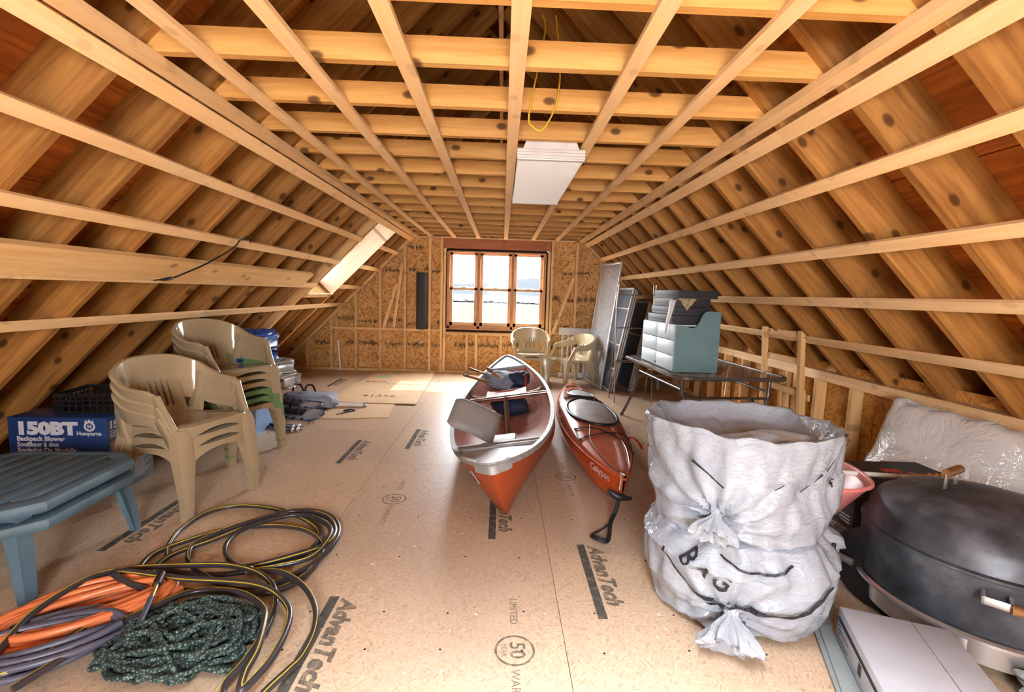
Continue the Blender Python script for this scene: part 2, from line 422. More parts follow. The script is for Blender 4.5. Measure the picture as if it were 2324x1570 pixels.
# strapping across the slopes
def pl(cz, z):      # left strap frame at height z, lying on the rafters
    return lambda a: frame((z-cz+.0, a, z), (0, 1, 0), (s2, 0, s2), (s2, 0, -s2))
def pr(cz, z):
    return lambda a: frame((cz-z, a, z), (0, 1, 0), (s2, 0, -s2), (-s2, 0, -s2))
for z, cs, gap in ((2.165, (2.78, 6.0), 0), (1.935, (2.76, 4.87), 1), (1.66, (2.76,), 1), (1.375, (3.18,), 1), (1.10, (4.03,), 0)):
    wd = .075 if z > 2.1 else .064
    if gap:
        run('strapping', Y0, SKY0, wd, .019, pl(CL, z), M['strap'], roofL, cs)
        run('strapping', SKY1+.02, YE, wd, .019, pl(CL, z), M['strap'], roofL, ())
    else: run('strapping', Y0, YE, wd, .019, pl(CL, z), M['strap'], roofL, cs)
for z, cs in ((2.15, (2.34, 4.9)), (1.925, (2.62, 4.45)), (1.635, (2.76, 5.3)), (1.355, (2.76,)), (1.055, (2.74, 5.0))):
    run('strapping', Y0, YE, .075 if z > 2.1 else .066, .019, pr(CRT, z), M['strap'], roofR, cs)
# roof window: finished pine shaft, header, sill, glazed sash
rw = empty('window_2', kind='structure')
def SL(s, y, d): # slope coordinates -> world (d outward from rafter inner face)
    return Vector((-3.74+s*s2-d*s2, y, -.10+s*s2+d*s2))
def slab(name, s0, s1, y0, y1, d0, d1, mat, parent):
    mx = frame(SL(s0, y0, d0), (s2, 0, s2), (0, 1, 0), (-s2, 0, s2))
    return MB().box(0, s1-s0, 0, y1-y0, 0, d1-d0).build(name, mat, parent, M=mx)
slab('shaft_cheek', WS0-.02, WS1, SKY1-.019-.016, SKY1-.019, -.022, .30, M['white_pine'], rw)
slab('shaft_cheek', WS0-.02, WS1, SKY0+.019, SKY0+.035, -.002, .30, M['white_pine'], rw)
sill = MB().prism([(0, 0), (.34, 0), (.34, -.016), (0, -.016)], 0, SKY1-SKY0-.038)
p0 = SL(WS0, SKY0+.019, -.02)
sill.build('shaft_sill', M['white_pine'], rw, M=frame(p0, (-1, 0, 0), (0, 0, 1), (0, 1, 0)))
slab('header', WS0-.10, WS0-.06, SKY0+.019, SKY1-.019, 0, .235, M['lumber'], rw)
slab('header', WS1+.015, WS1+.053, SKY0+.019, SKY1-.019, 0, .235, M['lumber'], rw)
slab('shaft_head', WS1, WS1+.014, SKY0+.019, SKY1-.019, 0, .30, M['white_pine'], rw)
for a, b, y0, y1 in ((WS0, WS0+.05, SKY0+.035, SKY1-.035), (WS1-.05, WS1, SKY0+.035, SKY1-.035), (WS0+.05, WS1-.05, SKY0+.035, SKY0+.08), (WS0+.05, WS1-.05, SKY1-.08, SKY1-.035)):
    slab('sash_rail', a, b, y0, y1, .30, .34, M['white_plastic'], rw)
def glass(name, tint=1.0):
    k = N(name); t = k.t; tr = k.n('BsdfTransparent', i_Color=(tint, tint, tint, 1)); gl = k.n('BsdfGlossy'); gl.inputs['Roughness'].default_value = .03
    mx = k.n('MixShader'); mx.inputs[0].default_value = .004; t.links.new(tr.outputs[0], mx.inputs[1]); t.links.new(gl.outputs[0], mx.inputs[2])
    t.links.new(mx.outputs[0], t.nodes['Material Output'].inputs[0]); return k.m
M['glass'] = glass('window_glass'); M['dimmed'] = glass('dimming_glass', .2)  # roof pane tint added to dim the sky light in the shaft
slab('pane', WS0+.04, WS1-.04, SKY0+.06, SKY1-.06, .315, .321, M['dimmed'], rw)

# far gable wall
wb = empty('wall_back', kind='structure')
WX0, WX1, WZ0, WZ1 = -.925, .73, .715, 2.03
def gx(z): return (-(CL+.25-z), CRT+.25-z)
def osbp(x0, x1, z0, z1):
    """strand board panel clipped to the gable"""
    pts = [(x0, z0), (x1, z0), (x1, z1), (x0, z1)]
    def clip(ps, a, b, c):
        out = []
        for i in range(len(ps)):
            p, q = ps[i], ps[(i+1) % len(ps)]; fp, fq = a*p[0]+b*p[1]-c, a*q[0]+b*q[1]-c
            if fp <= 0: out.append(p)
            if fp*fq < 0: t = fp/(fp-fq); out.append((lerp(p[0], q[0], t), lerp(p[1], q[1], t)))
        return out
    ps = clip(pts, -1, 1, CL+.30)
    ps = clip(ps, 1, 1, CRT+.30) if ps else ps
    if len(ps) >= 3:
        o = MB().prism([(x-x0, z-z0) for x, z in ps], 0, .012).build('wall_panel', M['osb_wall'], wb, M=frame((x0, 7.80, z0), (1, 0, 0), (0, 0, 1), (0, -1, 0)))
for x0, x1 in ((-4.0, -2.80), (-2.80, WX0-.02), (WX1+.02, 2.03), (2.03, 3.9)):
    for z0, z1 in ((-.05, 1.02), (1.02, 2.24), (2.24, 3.46), (3.46, 4.3)): osbp(x0+.002, x1-.002, z0+.002, z1-.002)
osbp(WX0-.018, WX1+.018, -.05, WZ0-.03); osbp(WX0-.018, WX1+.018, WZ1+.02, 3.0); osbp(WX0-.018, WX1+.018, 3.0, 4.3)
for x0, x1, z0, z1 in ((-4.2, WX0-.03, -.3, 4.2), (WX1+.03, 4.1, -.3, 4.2), (WX0-.03, WX1+.03, -.3, WZ0-.04), (WX0-.03, WX1+.03, WZ1+.03, 4.2)):
    MB().box(x0, x1, 7.815, 7.835, z0, z1).build('siding', M['roofing'], wb)  # unseen outer layer added to stop light leaking between wall panels
def stud(x, z0, z1, slope=0, w_=.038):
    if slope:
        ps = [(0, 0), (w_, 0), (w_, z1-z0+slope*w_), (0, z1-z0)]
        return MB().prism(ps, 0, .089).build('stud', M['stud'], wb, M=frame((x, 7.788, z0), (1, 0, 0), (0, 0, 1), (0, -1, 0)))
    return board('stud', z1-z0, w_, .089, frame((x+w_/2, 7.788, z0), (0, 0, 1), (1, 0, 0), (0, -1, 0)), M['stud'], wb)
for x in (-3.215, -2.815, -2.412, -2.012, -1.608, -1.205): stud(x, .038, CL+x+.05, 1)
stud(-1.012, .038, 2.22); stud(-.965, .038, 2.04)
stud(.735, .038, 2.04); stud(.79, .038, 2.22)
for x in (1.193, 1.59, 1.99, 2.39, 2.79): stud(x, .038, CRT-x-.0, -1)
for x in (-.586, -.43, -.02, .37): stud(x, .038, WZ0-.075)
board('bottom_plate', 6.6, .089, .038, T(-3.55, 7.7435, 0), M['stud'], wb)
def block(x0, x1, z, t=.038): board('blocking', x1-x0, .089, t, T(x0, 7.7435, z), M['stud'], wb)
xs = [-2.777, -2.412, -2.012, -1.608, -1.205, -1.012]
for a, b in zip(xs, xs[1:]): block(a+.04 if a > -2.7 else a, b, .682)
block(-.965, .773, WZ0-.075); 
for a, b in ((.83, 1.19), (1.233, 1.588), (1.63, 1.988), (2.03, 2.388)): block(a, b, .690)
board('top_plate', 2.75, .089, .02, T(-1.45, 7.7435, 2.205), M['stud'], wb)
# black stamps printed on the strand board: broken letter strokes too smudged to read
def smudge(x0, x1, z, h, y=7.7868):
    m = MB(); x = x0
    while x < x1:
        w_ = random.uniform(.004, .010)
        if random.random() < .82:
            a = random.uniform(0, .35)*h; b = h*random.uniform(.55, 1)
            m.box(x, x+w_, y-.0006, y, z+a, z+b)
            if random.random() < .5: m.box(x, x+w_*3, y-.0006, y, z+(a+b)/2-.004, z+(a+b)/2+.004)
        x += w_+random.uniform(.003, .012)
    if m.v: tag(m.build('stamp_print', M['stamp'], wb), kind='stuff')
for x0, x1, z, h in ((-3.12, -2.83, .40, .10), (-2.72, -2.45, .80, .12), (-2.36, -2.05, .78, .07), (-2.58, -2.44, .40, .11), (-2.36, -2.03, .40, .11), (-1.96, -1.64, .40, .10), (-1.56, -1.24, .40, .11), (-1.15, -1.03, .40, .09),
                     (-1.97, -1.66, 1.62, .10), (-1.56, -1.42, 1.64, .09), (-1.30, -1.21, 1.66, .09), (-1.16, -1.03, 1.63, .08), (-1.55, -1.30, 2.00, .11), (-1.92, -1.65, .80, .10), (-1.56, -1.42, .76, .08), (-1.1, -1.04, .78, .12),
                     (-.78, -.60, .40, .12), (-.54, -.44, .42, .1), (-.38, -.05, .41, .11), (.03, .32, .43, .11), (.84, .93, 1.23, .12), (1.05, 1.18, 1.21, .10), (1.24, 1.56, 1.22, .12), (1.0, 1.17, 1.66, .07), (1.24, 1.42, 1.68, .07), (.9, 1.15, .80, .05), (.85, 1.15, .42, .10)):
    smudge(x0, x1, z, h)

# the triple window
w1 = empty('window_1', kind='structure')
M['winwood'] = wood('window_wood', srgb(206, 158, 118), srgb(184, 128, 86), knots=.2, rough=.4)
M['sashwood'] = wood('sash_wood', srgb(226, 186, 146), srgb(208, 160, 116), knots=.1, rough=.4)
MB().box(WX0-.045, WX1+.04, 7.70, 7.78, 2.045, 2.205).build('header', M['lvl'], w1)
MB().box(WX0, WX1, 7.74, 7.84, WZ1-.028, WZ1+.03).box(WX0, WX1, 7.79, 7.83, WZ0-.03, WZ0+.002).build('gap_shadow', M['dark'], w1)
def wbox(name, x0, x1, z0, z1, y0, y1, mat=None, b=.003):
    return MB().bbox(x0, x1, y0, y1, z0, z1, b).build(name, mat or M['winwood'], w1, 40)
wbox('frame_head', WX0+.035, WX1-.02, 1.985, 2.012, 7.72, 7.83); wbox('frame_sill', WX0+.02, WX1-.02, .735, .79, 7.715, 7.83); wbox('stool', WX0+.0, WX1-.0, .722, .742, 7.70, 7.80)
mc = (-.888, -.39, .165, .69)
for x in mc: wbox('mullion', x-.024, x+.024, .742, 2.0, 7.715, 7.83)
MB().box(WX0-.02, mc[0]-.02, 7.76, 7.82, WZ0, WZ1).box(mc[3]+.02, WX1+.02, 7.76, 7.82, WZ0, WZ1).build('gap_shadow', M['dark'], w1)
for x0, x1 in zip(mc, mc[1:]):
    x0 += .011; x1 -= .011
    for z0, z1, y0 in ((.79, 1.415, 7.735), (1.385, 1.985, 7.765)):
        sw = .048
        wbox('sash_rail', x0+.012, x1-.012, z0, z0+(.06 if y0 < 7.75 else .04), y0, y0+.03, M['sashwood']); wbox('sash_rail', x0+.012, x1-.012, z1-.038, z1, y0, y0+.03, M['sashwood'])
        wbox('sash_stile', x0+.012, x0+.012+sw, z0, z1, y0, y0+.03, M['sashwood']); wbox('sash_stile', x1-.012-sw, x1-.012, z0, z1, y0, y0+.03, M['sashwood'])
        MB().box(x0+.04, x1-.04, y0+.012, y0+.016, z0+.03, z1-.03).build('pane', M['glass'], w1)
    MB().bbox((x0+x1)/2-.035, (x0+x1)/2+.035, 7.735, 7.765, 1.415, 1.430, .004).cyl(((x0+x1)/2, 7.75, 1.43), ((x0+x1)/2+.03, 7.745, 1.436), .006, 8).build('sash_lock', M['steel'], w1)

# knee wall on the right
wr = empty('wall_right', kind='structure')
XK = 2.70
for a, b in ((Y0, .9), (.9, 3.34), (3.34, 5.78), (5.78, 7.74)):
    MB().box(0, .012, 0, b-a-.004, 0, .86).build('wall_panel', M['osb_knee'], wr, M=T(XK+.10, a, -.02))
kz = .735
for a, b in ((Y0, 2.4), (2.4, 5.55), (5.55, YE)):
    board('top_plate', b-a-.003, .089, .038, frame((XK+.045, a, kz-.038), (0, 1, 0), (-1, 0, 0), (0, 0, 1)), M['strap'], wr)
for a, b in ((Y0, 3.6), (3.6, YE)):
    board('top_plate', b-a-.003, .14, .038, frame((XK+.07, a, kz+.001), (0, 1, 0), (-1, 0, 0), (0, 0, 1)), M['strap'], wr)
board('bottom_plate', YE-Y0, .089, .038, frame((XK+.045, Y0, 0), (0, 1, 0), (-1, 0, 0), (0, 0, 1)), M['stud'], wr)
y = 3.46
ys_ = [3.46+.4064*k for k in range(-8, 11)]
for y in ys_:
    if y < YE: board('stud', kz-.077, .038, .089, frame((XK, y, .038), (0, 0, 1), (0, -1, 0), (1, 0, 0)), M['stud'], wr)
for y in (2.20, 3.0, 4.15): board('stud', kz-.077, .038, .089, frame((XK, y, .038), (0, 0, 1), (0, -1, 0), (1, 0, 0)), M['stud'], wr)
MB().box(3.0, 4.1, Y0, 7.85, -.3, -.02).box(3.75, 4.1, Y0, 7.85, -.1, .3).build('soffit', M['dark'], wr)  # unseen closure added to stop light leaking in under the eave
MB().box(-4.6, -3.88, Y0, 7.85, -.3, -.02).build('soffit', M['dark'], roofL)
# outer eave boards closing the low side
MB().box(-4.05, -3.9, Y0, 7.8, -.3, .3).build('wall_left', M['dark'], None); tag(bpy.data.objects['wall_left'], kind='structure')
# unseen gable behind the viewer, its opening added to let in fill light
wf = empty('wall_front', kind='structure')
for a in ((-4, -.55, -.1, 3.2), (.55, 3.9, -.1, 3.2), (-.55, .55, 1.92, 4.3), (-.55, .55, -.1, .83)):
    MB().box(a[0], a[1], Y0-.12, Y0-.1, a[2], a[3]).build('wall_panel', M['osb_wall'], wf)

# ------------------------------------------------------------------ outdoors
M['field'] = osb('dry_field', [(.0098, .0096, .0091, 1), (.014, .0137, .013, 1), (.0118, .0115, .0109, 1)], .6, bump=0, rough=.9, rand=False, stretch=1.5)
M['field'].node_tree.nodes['Principled BSDF'].inputs['Specular IOR Level'].default_value = 0
M['hill'] = plain('hazy_hill', (.0085, .0098, .0115, 1), .95, var=.05, scale=.01, spec=0)  # blue distance haze is put into the hill's base colour
M['trees'] = plain('hazy_trees', (.030, .031, .032, 1), .95, var=.12, scale=.3, spec=0)
g = MB().grid(lambda u, v: (-400+800*u, 9+700*v*v, -3.2), 12, 12).build('meadow', M['field']); tag(g, kind='structure')
def hillz(x): return 26+42*math.exp(-((x-150)/260)**2)+16*math.exp(-((x+500)/300)**2)+3*math.sin(x*.02)+2*math.sin(x*.053+1)
h = MB().grid(lambda u, v: (-1500+3000*u, 1500+400*v, -5+(hillz(-1500+3000*u)+0)*math.sin(v*PI*.5)+noise.noise((u*60, v*9, 0))*2), 150, 10).build('hill', M['hill'], None, 60)
tag(h, 'hazy blue wooded hill on the horizon beyond the window', 'hill')
def treeline():
    m = MB()
    for i in range(1600):
        x = random.uniform(-330, 330); y = 215+random.uniform(0, 40); hh = random.uniform(1.6, 3.4); r = random.uniform(.9, 2.2)
        m.lathe([(r*.3, 0), (r, hh*.3), (r*.8, hh*.65), (r*.2, hh)], 5, T(x, y, -3.3))
    return tag(m.build('distant_treeline', M['trees']), 'pale line of bare trees across the far side of the field', 'trees', kind='stuff')
treeline()
# ------------------------------------------------------------------ resin armchairs
M['tan'] = plain('tan_resin', srgb(168, 150, 120), .13, var=.03, scale=3)
M['green'] = plain('green_resin', srgb(110, 140, 92), .2, var=.04, scale=3)
M['cream'] = plain('cream_resin', srgb(198, 182, 146), .2, var=.03, scale=3)
def chair_parts():
    P = []
    # seat: dished slab with rolled front edge
    def seat(u, v):
        y = -.268+.47*v-.0*u; x = (u-.5)*2*(.232-.035*v)*(1-.12*max(0, 1-v*7)**2); e = abs(u-.5)*2
        z = .405-.03*sm(v)-.012*(1-e*e)*math.sin(v*PI) - (.03*(1-v*8)**2 if v < .125 else 0) - (.02*((e-.85)/.15)**2 if e > .85 else 0)
        return (x, y, z)
    m = MB().grid(seat, 16, 16); n0 = len(m.v)
    m.add([(v[0], v[1], v[2]-.012) for v in m.v[:n0]], [tuple(reversed(f)) for f in m.f[:]])
    # skirt round the seat, arched between the legs
    path = [(-.20, .20), (-.222, .08), (-.236, -.10), (-.236, -.22), (-.205, -.262), (-.10, -.275), (0, -.279)]
    path = path+[(-x, y) for x, y in reversed(path[:-1])]
    pp = cr([(x, y, 0) for x, y in path], 6); rs = []
    for p in pp:
        if p.y < -.245: deep = .028+.075*(abs(p.x)/.21)**2.2
        else: deep = .030+.075*min(1.15, abs((p.y+.025)/.215))**2.2
        zt = .400-.03*sm((p.y+.245)/.44)
        rs.append([(p.x*.97, p.y*.98, zt), (p.x*1.0, p.y, zt-.010), (p.x*1.035, p.y*1.03, zt-deep), (p.x*1.0, p.y*1.0, zt-deep+.004)])
    m.rings(rs, closed=False)
    P.append(('seat', m, 40, None))
    # rim: arms sweeping up into the top rail
    ctrl = [(-.262, -.125, .590), (-.276, -.09, .612), (-.286, .02, .622), (-.284, .11, .648), (-.256, .205, .702), (-.15, .275, .750), (0, .296, .762)]
    full = ctrl+[(-x, y, z) for x, y, z in reversed(ctrl[:-1])]
    pp = cr(full, 7); rs = []; k = len(pp)
    for i, p in enumerate(pp):
        t = abs(i/(k-1)-.5)*2                 # 1 at arm fronts, 0 at back
        hgt = lerp(.17, .085, sm(t*1.25)); tg = (pp[min(i+1, k-1)]-pp[max(i-1, 0)]).normalized()
        out = Vector((tg.y, -tg.x, 0)).normalized()
        if out.dot(Vector((p.x, p.y-.0, 0))) < 0: out = -out
        lean = .10*(1-t)
        a = p+out*.020-Vector((0, 0, .012)); b = p+out*.008; c_ = p-out*.012-Vector((0, 0, .004)); d = p-out*(.016+lean*hgt)-Vector((0, 0, hgt)); e = d+out*.010
        q = p+out*.012-Vector((0, 0, .035))-out*lean*.03
        rs.append([b, c_, d, e, q, a])
    m = MB().rings(rs, cap0=True, cap1=True); P.append(('arm_rim', m, 40, None))
    # centre back: stiles, lower rail and slats
    def bp(x, v):      # point on the back surface
        y = lerp(.185, .272, v)-.55*x*x*(.6+.4*v); return Vector((x*(1+.0*v), y, lerp(.375, .63, v)))
    def strip(x0, x1, v0, v1, nx=3, nv=5):
        m = MB(); t = Vector((0, .012, 0))
        f = lambda u, v: bp(lerp(x0, x1, u), lerp(v0, v1, v))
        a = [[f(i/nx, j/nv) for i in range(nx+1)] for j in range(nv+1)]
        rs = [r+[q+t for q in reversed(r)] for r in a]
        m.rings(rs, cap0=True, cap1=True); return m
    P.append(('back_stile', strip(-.165, -.095, 0, .90), 40, None)); P.append(('back_stile', strip(.095, .165, 0, .90), 40, None))
    P.append(('back_rail', strip(-.098, .098, 0, .22, 6, 2), 40, None))
    for i in range(5):
        x = -.072+.036*i; P.append(('back_slat', strip(x-.010, x+.010, .2, .90, 1, 4), 40, None))
    # legs
    def leg(pts, rad):
        m = MB(); rs = []
        for (x, y, z), (a, b) in zip(pts, rad):
            s = math.copysign(1, x)
            rs.append([(x-a, y-b, z), (x-a*.3, y-b*1.15, z), (x+a*.3, y-b*1.15, z), (x+a, y-b, z), (x+a, y+b*.8, z), (x+a*.55, y+b, z), (x-a*.55, y+b, z), (x-a, y+b*.8, z)])
        m.rings(rs, cap0=True, cap1=True); return m
    for s in (-1, 1):
        P.append(('leg', leg([(s*.232, -.278, 0), (s*.232, -.276, .02), (s*.228, -.262, .20), (s*.216, -.238, .34), (s*.212, -.228, .392)],
                             [(.030, .026), (.025, .022), (.036, .030), (.046, .040), (.040, .034)]), 50, None))
        P.append(('leg', leg([(s*.228, .275, 0), (s*.228, .272, .02), (s*.218, .24, .20), (s*.198, .195, .35), (s*.195, .19, .40)],
                             [(.028, .028), (.022, .022), (.030, .028), (.036, .036), (.03, .03)]), 50, None))
        P.append(('arm_post', leg([(s*.238, -.262, .28), (s*.240, -.225, .38), (s*.254, -.165, .50), (s*.266, -.128, .588)], [(.008, .016), (.012, .028), (.012, .028), (.016, .022)]), 50, None))
        P.append(('arm_post', leg([(s*.205, .192, .37), (s*.244, .19, .50), (s*.258, .185, .63)], [(.022, .03), (.014, .026), (.012, .024)]), 50, None))
    return P
_ch = {}
def chair(loc, rz, mat, label, group=None, tilt=0):
    if not _ch:
        _ch['p'] = [(n, m.mesh('chair_'+n, None, sh)) for n, m, sh, _ in chair_parts()]
    if mat.name not in _ch:
        _ch[mat.name] = []
        for n, me in _ch['p']:
            c_ = me.copy(); c_.materials.append(mat); _ch[mat.name].append((n, c_))
    r = empty('resin_armchair', loc, R(rz), label, 'chair', group)
    for n, me in _ch[mat.name]: mobj(n, me, None, r)
    return r
PITCH = .062
names_f = ['top tan chair of the nearer stack, shiny seat fully in view', 'middle tan chair of the nearer stack, its arms just under the top one', 'lowest tan chair of the nearer stack, feet on the floor beside blue table']
for i in range(3): chair((-1.965+.004*i, 2.885, PITCH*(2-i)), 72, M['tan'], names_f[i], 'stacked chairs nearer the viewer')
names_b = ['top tan chair of the taller stack, beside the blue tarp', 'second tan chair from the top of the taller stack', 'third chair from the top of the taller stack, tan', 'upper green chair in the taller stack', 'lower green chair in the taller stack', 'lowest chair of the taller stack, tan feet on the floor']
mats_b = ['tan', 'tan', 'tan', 'green', 'green', 'tan']
for i in range(6): chair((-2.20+.006*i, 3.74, .060*(5-i)), 68, M[mats_b[i]], names_b[i], 'stacked chairs behind')
chair((.46, 7.12, .055), 2, M['cream'], 'cream chair facing the viewer in front of the window, top of two')
chair((.46, 7.13, 0), 2, M['cream'], 'cream chair nested under the one in front of the window')
chair((1.09, 7.02, 0), -62, M['cream'], 'single cream chair turned sideways beside the white slatted rail')

# ------------------------------------------------------------------ canoe
def worn(name, base, worn_, amt=.5, rough=.4, scale=2.5, spec=.4):
    k = N(name); c = k.coords((1, .35, 1), False); nz = k.noise(c, scale, 5, .65)
    sc_ = k.noise(k.coords((14, .8, 14), False), 3, 3)
    col = k.mix(k.math('MULTIPLY', k.ramp(nz, [(.35, (0, 0, 0)), (.7, (1, 1, 1))]), amt), base, worn_)
    col = k.mix(k.math('MULTIPLY', k.ramp(sc_, [(.55, (0, 0, 0)), (.7, (1, 1, 1))]), .35*amt), col, worn_)
    k.set(Base_Color=col, Roughness=rough); k.b.inputs['Specular IOR Level'].default_value = spec; return k.m
M['canoe'] = worn('canoe_shell', srgb(172, 70, 26), srgb(150, 78, 48), .5, .36)
M['canoe_in'] = worn('canoe_inside', srgb(190, 112, 92), srgb(222, 190, 178), .75, .5, 3.5)
M['gunwale'] = plain('dull_aluminium', srgb(158, 160, 160), .6, .3, var=.12, scale=20)
M['tubing'] = plain('tube_metal', srgb(160, 148, 136), .3, .85)
M['deckwhite'] = plain('pale_deck', srgb(178, 176, 182), .5, var=.08)
M['greypad'] = plain('grey_vinyl', srgb(132, 127, 124), .55, var=.06, scale=6)
CLEN = 2.07
def cshape(s):
    a = abs(s); b = .425*max(0, 1-a**2.3)**.72
    zg = .335+.15*a**3.2
    zk = 0 if a < .79 else (zg-.02)*((a-.79)/.21)**1.12
    return b, zg, zk
def cring(s, inset=0, n=26):
    b, zg, zk = cshape(s); b = max(b-inset, .0015); zk = min(zk+inset, zg-.004); ex = lerp(2.9, 1.7, sm((abs(s)-.45)/.5))
    out = []; q = sm((abs(s)-.30)/.55)
    for j in range(n+1):
        th = PI*j/n; t = max(0, math.sin(th)); sg = math.copysign(1, math.cos(th))
        xx_ = lerp(max(0, 1-t**3.2)**(1/3.0), max(0, 1-t)**.80, q)
        x = b*sg*xx_; z = zg-(zg-zk)*t
        x *= 1+.035*math.sin(min(1, (zg-z)/.25)*PI)*(1-abs(s)**2)
        out.append((x, s*CLEN, z))
    return out
canoe = empty('canoe', (.105, 4.31, .012), 0, 'orange-red open canoe with aluminium gunwales lying on the floor', 'canoe', rot=(0, R(-9), R(-1.6)))
ss = [-1, -.985, -.96, -.93, -.89, -.85, -.8]+[-.74+.074*i for i in range(21)]+[.8, .85, .89, .93, .96, .985, 1]
MB().rings([cring(s) for s in ss], closed=False).build('hull', M['canoe'], canoe, 60)
ssi = [s*.985 for s in ss]
MB().rings([cring(s, .008) for s in ssi], closed=False).build('hull_interior', M['canoe_in'], canoe, 60)
for side in (-1, 1):
    m = MB(); rs = []
    for s in ss:
        b, zg, zk = cshape(s); x = side*max(b, .002)
        rs.append([(x-.020*side*0-.014, s*CLEN, zg-.012), (x-.016, s*CLEN, zg+.010), (x+.016, s*CLEN, zg+.010), (x+.016, s*CLEN, zg-.022), (x+.006, s*CLEN, zg-.026), (x-.004, s*CLEN, zg-.012)])
    m.rings(rs, cap0=True, cap1=True).build('gunwale', M['gunwale'], canoe, 40)
for e in (-1, 1):          # bow caps, decks, flotation bulkheads
    s_in = .72 if e < 0 else .76
    rows = []
    for i in range(7):
        s = lerp(s_in, .985, i/6)*e; b, zg, zk = cshape(s); rows.append([(lerp(-b, b, j/6), s*CLEN, zg-.012+.006*math.sin(PI*j/6)) for j in range(7)])
    MB().rings(rows, closed=False).build('deck_plate', M['deckwhite'], canoe, 60)
    b, zg, zk = cshape(s_in*e)
    rg = cring(s_in*e, .008); MB().add([(p[0], p[1], min(p[2], zg-.012)) for p in rg], [tuple(range(len(rg)))]).build('bulkhead', M['canoe_in'], canoe)
    MB().bbox(-b+.005, b-.005, s_in*e*CLEN-.016, s_in*e*CLEN+.016, zg-.028, zg+.006, .004).build('deck_trim', M['gunwale'], canoe, 40)
    b1, zg1, _ = cshape(.955*e)
    pts = cr([(-b1-.012, .955*e*CLEN, zg1-.01), (-.035, .993*e*CLEN, zg1+.0), (0, 1.003*e*CLEN, zg1+.002), (.035, .993*e*CLEN, zg1+.0), (b1+.012, .955*e*CLEN, zg1-.01)], 5)
    MB().rings([[(p.x, p.y, p.z+.018), (p.x*.9, p.y-.012*e, p.z+.022), (p.x, p.y, p.z-.035), (p.x*1.05, p.y+.010*e, p.z-.03), (p.x*1.05, p.y+.012*e, p.z+.005)] for p in pts], cap0=True, cap1=True).build('bow_cap', M['gunwale'], canoe, 50)
def gw(s): b, zg, zk = cshape(s); return b, s*CLEN, zg
b, y, z = gw(.10); MB().tube([(-b, y, z-.02), (b, y, z-.02)], .019, 12).build('thwart', M['tubing'], canoe, 60)
MB().tube([(0, y, z-.03), (0, y-.12, z-.12), (0, y-.42, .035)], .024, 12).cyl((0, y-.42, .03), (0, y-.42, .0), .035).build('centre_brace', M['tubing'], canoe, 60)
b, y, z = gw(-.62); MB().bbox(-b+.01, b-.01, y-.02, y+.02, z-.05, z-.022, .006).build('seat_bar', M['gunwale'], canoe, 40)
MB().bbox(-.10, .10, y+.01, y+.26, z-.075, z-.05, .01).build('near_seat', M['greypad'], canoe, 40)
for q, sy in enumerate((.235, .32)):          # far seat hanging on two bent tubes
    b, y, z = gw(sy)
    MB().tube(cr([(-b+.01, y, z-.02), (-b+.03, y, z-.07), (-b+.13, y, z-.10), (0, y, z-.10), (b-.13, y, z-.10), (b-.03, y, z-.07), (b-.01, y, z-.02)], 5), .014, 8).build('seat_tube', M['tubing'], canoe, 60)
b, y, z = gw(.277)
M['redseat'] = plain('red_seat_plastic', srgb(196, 92, 70), .4)
MB().grid(lambda u, v: ((u-.5)*.42, y-.13+.27*v, z-.065-.02*math.sin(u*PI)*math.sin(v*PI)+.02*abs(2*u-1)**3), 12, 8).grid(lambda u, v: ((u-.5)*.42, y-.13+.27*v, z-.095), 2, 2).box(-.21, .21, y-.135, y-.125, z-.105, z-.058).box(-.21, .21, y+.135, y+.145, z-.105, z-.058).build('far_seat', M['redseat'], canoe, 50)
lb = MB().box(-.055, .055, 0, .001, -.05, .05).build('warning_label', plain('yellow_label', srgb(222, 186, 70), .5, var=.2, scale=60), canoe, M=T(.01, .755*CLEN-.001, .27))
for q in range(3): MB().box(-.048, .048, -.0015, 0, -.035+q*.03, -.02+q*.03).build('label_line', M['white_plastic'] if q == 2 else M['stamp'], lb)
# maker's badge on the near left side
b, y, z = gw(-.83)
def badge_frame(s, t):
    j = int(round(26-26*(math.asin(t)/PI))); p = Vector(cring(s)[j]); pu = Vector(cring(s)[j+1 if j < 26 else j-1]); pv = Vector(cring(s+.02)[j])
    y_ = (pu-p).normalized(); y_ = y_ if y_.z > 0 else -y_; x_ = (pv-p).normalized(); n_ = x_.cross(y_)
    if n_.x > 0: x_ = -x_; n_ = -n_
    y_ = n_.cross(x_).normalized(); return frame(p+n_.normalized()*.002, x_, y_, n_.normalized())
bd = MB().bbox(-.07, .07, -.045, .045, 0, .003, .002).build('side_badge', M['deckwhite'], canoe, M=badge_frame(-.83, .30))
MB().box(-.06, .06, -.035, .035, .003, .0035).build('badge_panel', plain('badge_red', srgb(186, 130, 118), .5), bd)
MB().box(-.05, -.015, -.028, .01, .0035, .004).box(-.05, -.03, .015, .028, .0035, .004).build('badge_figure', M['stamp'], bd)
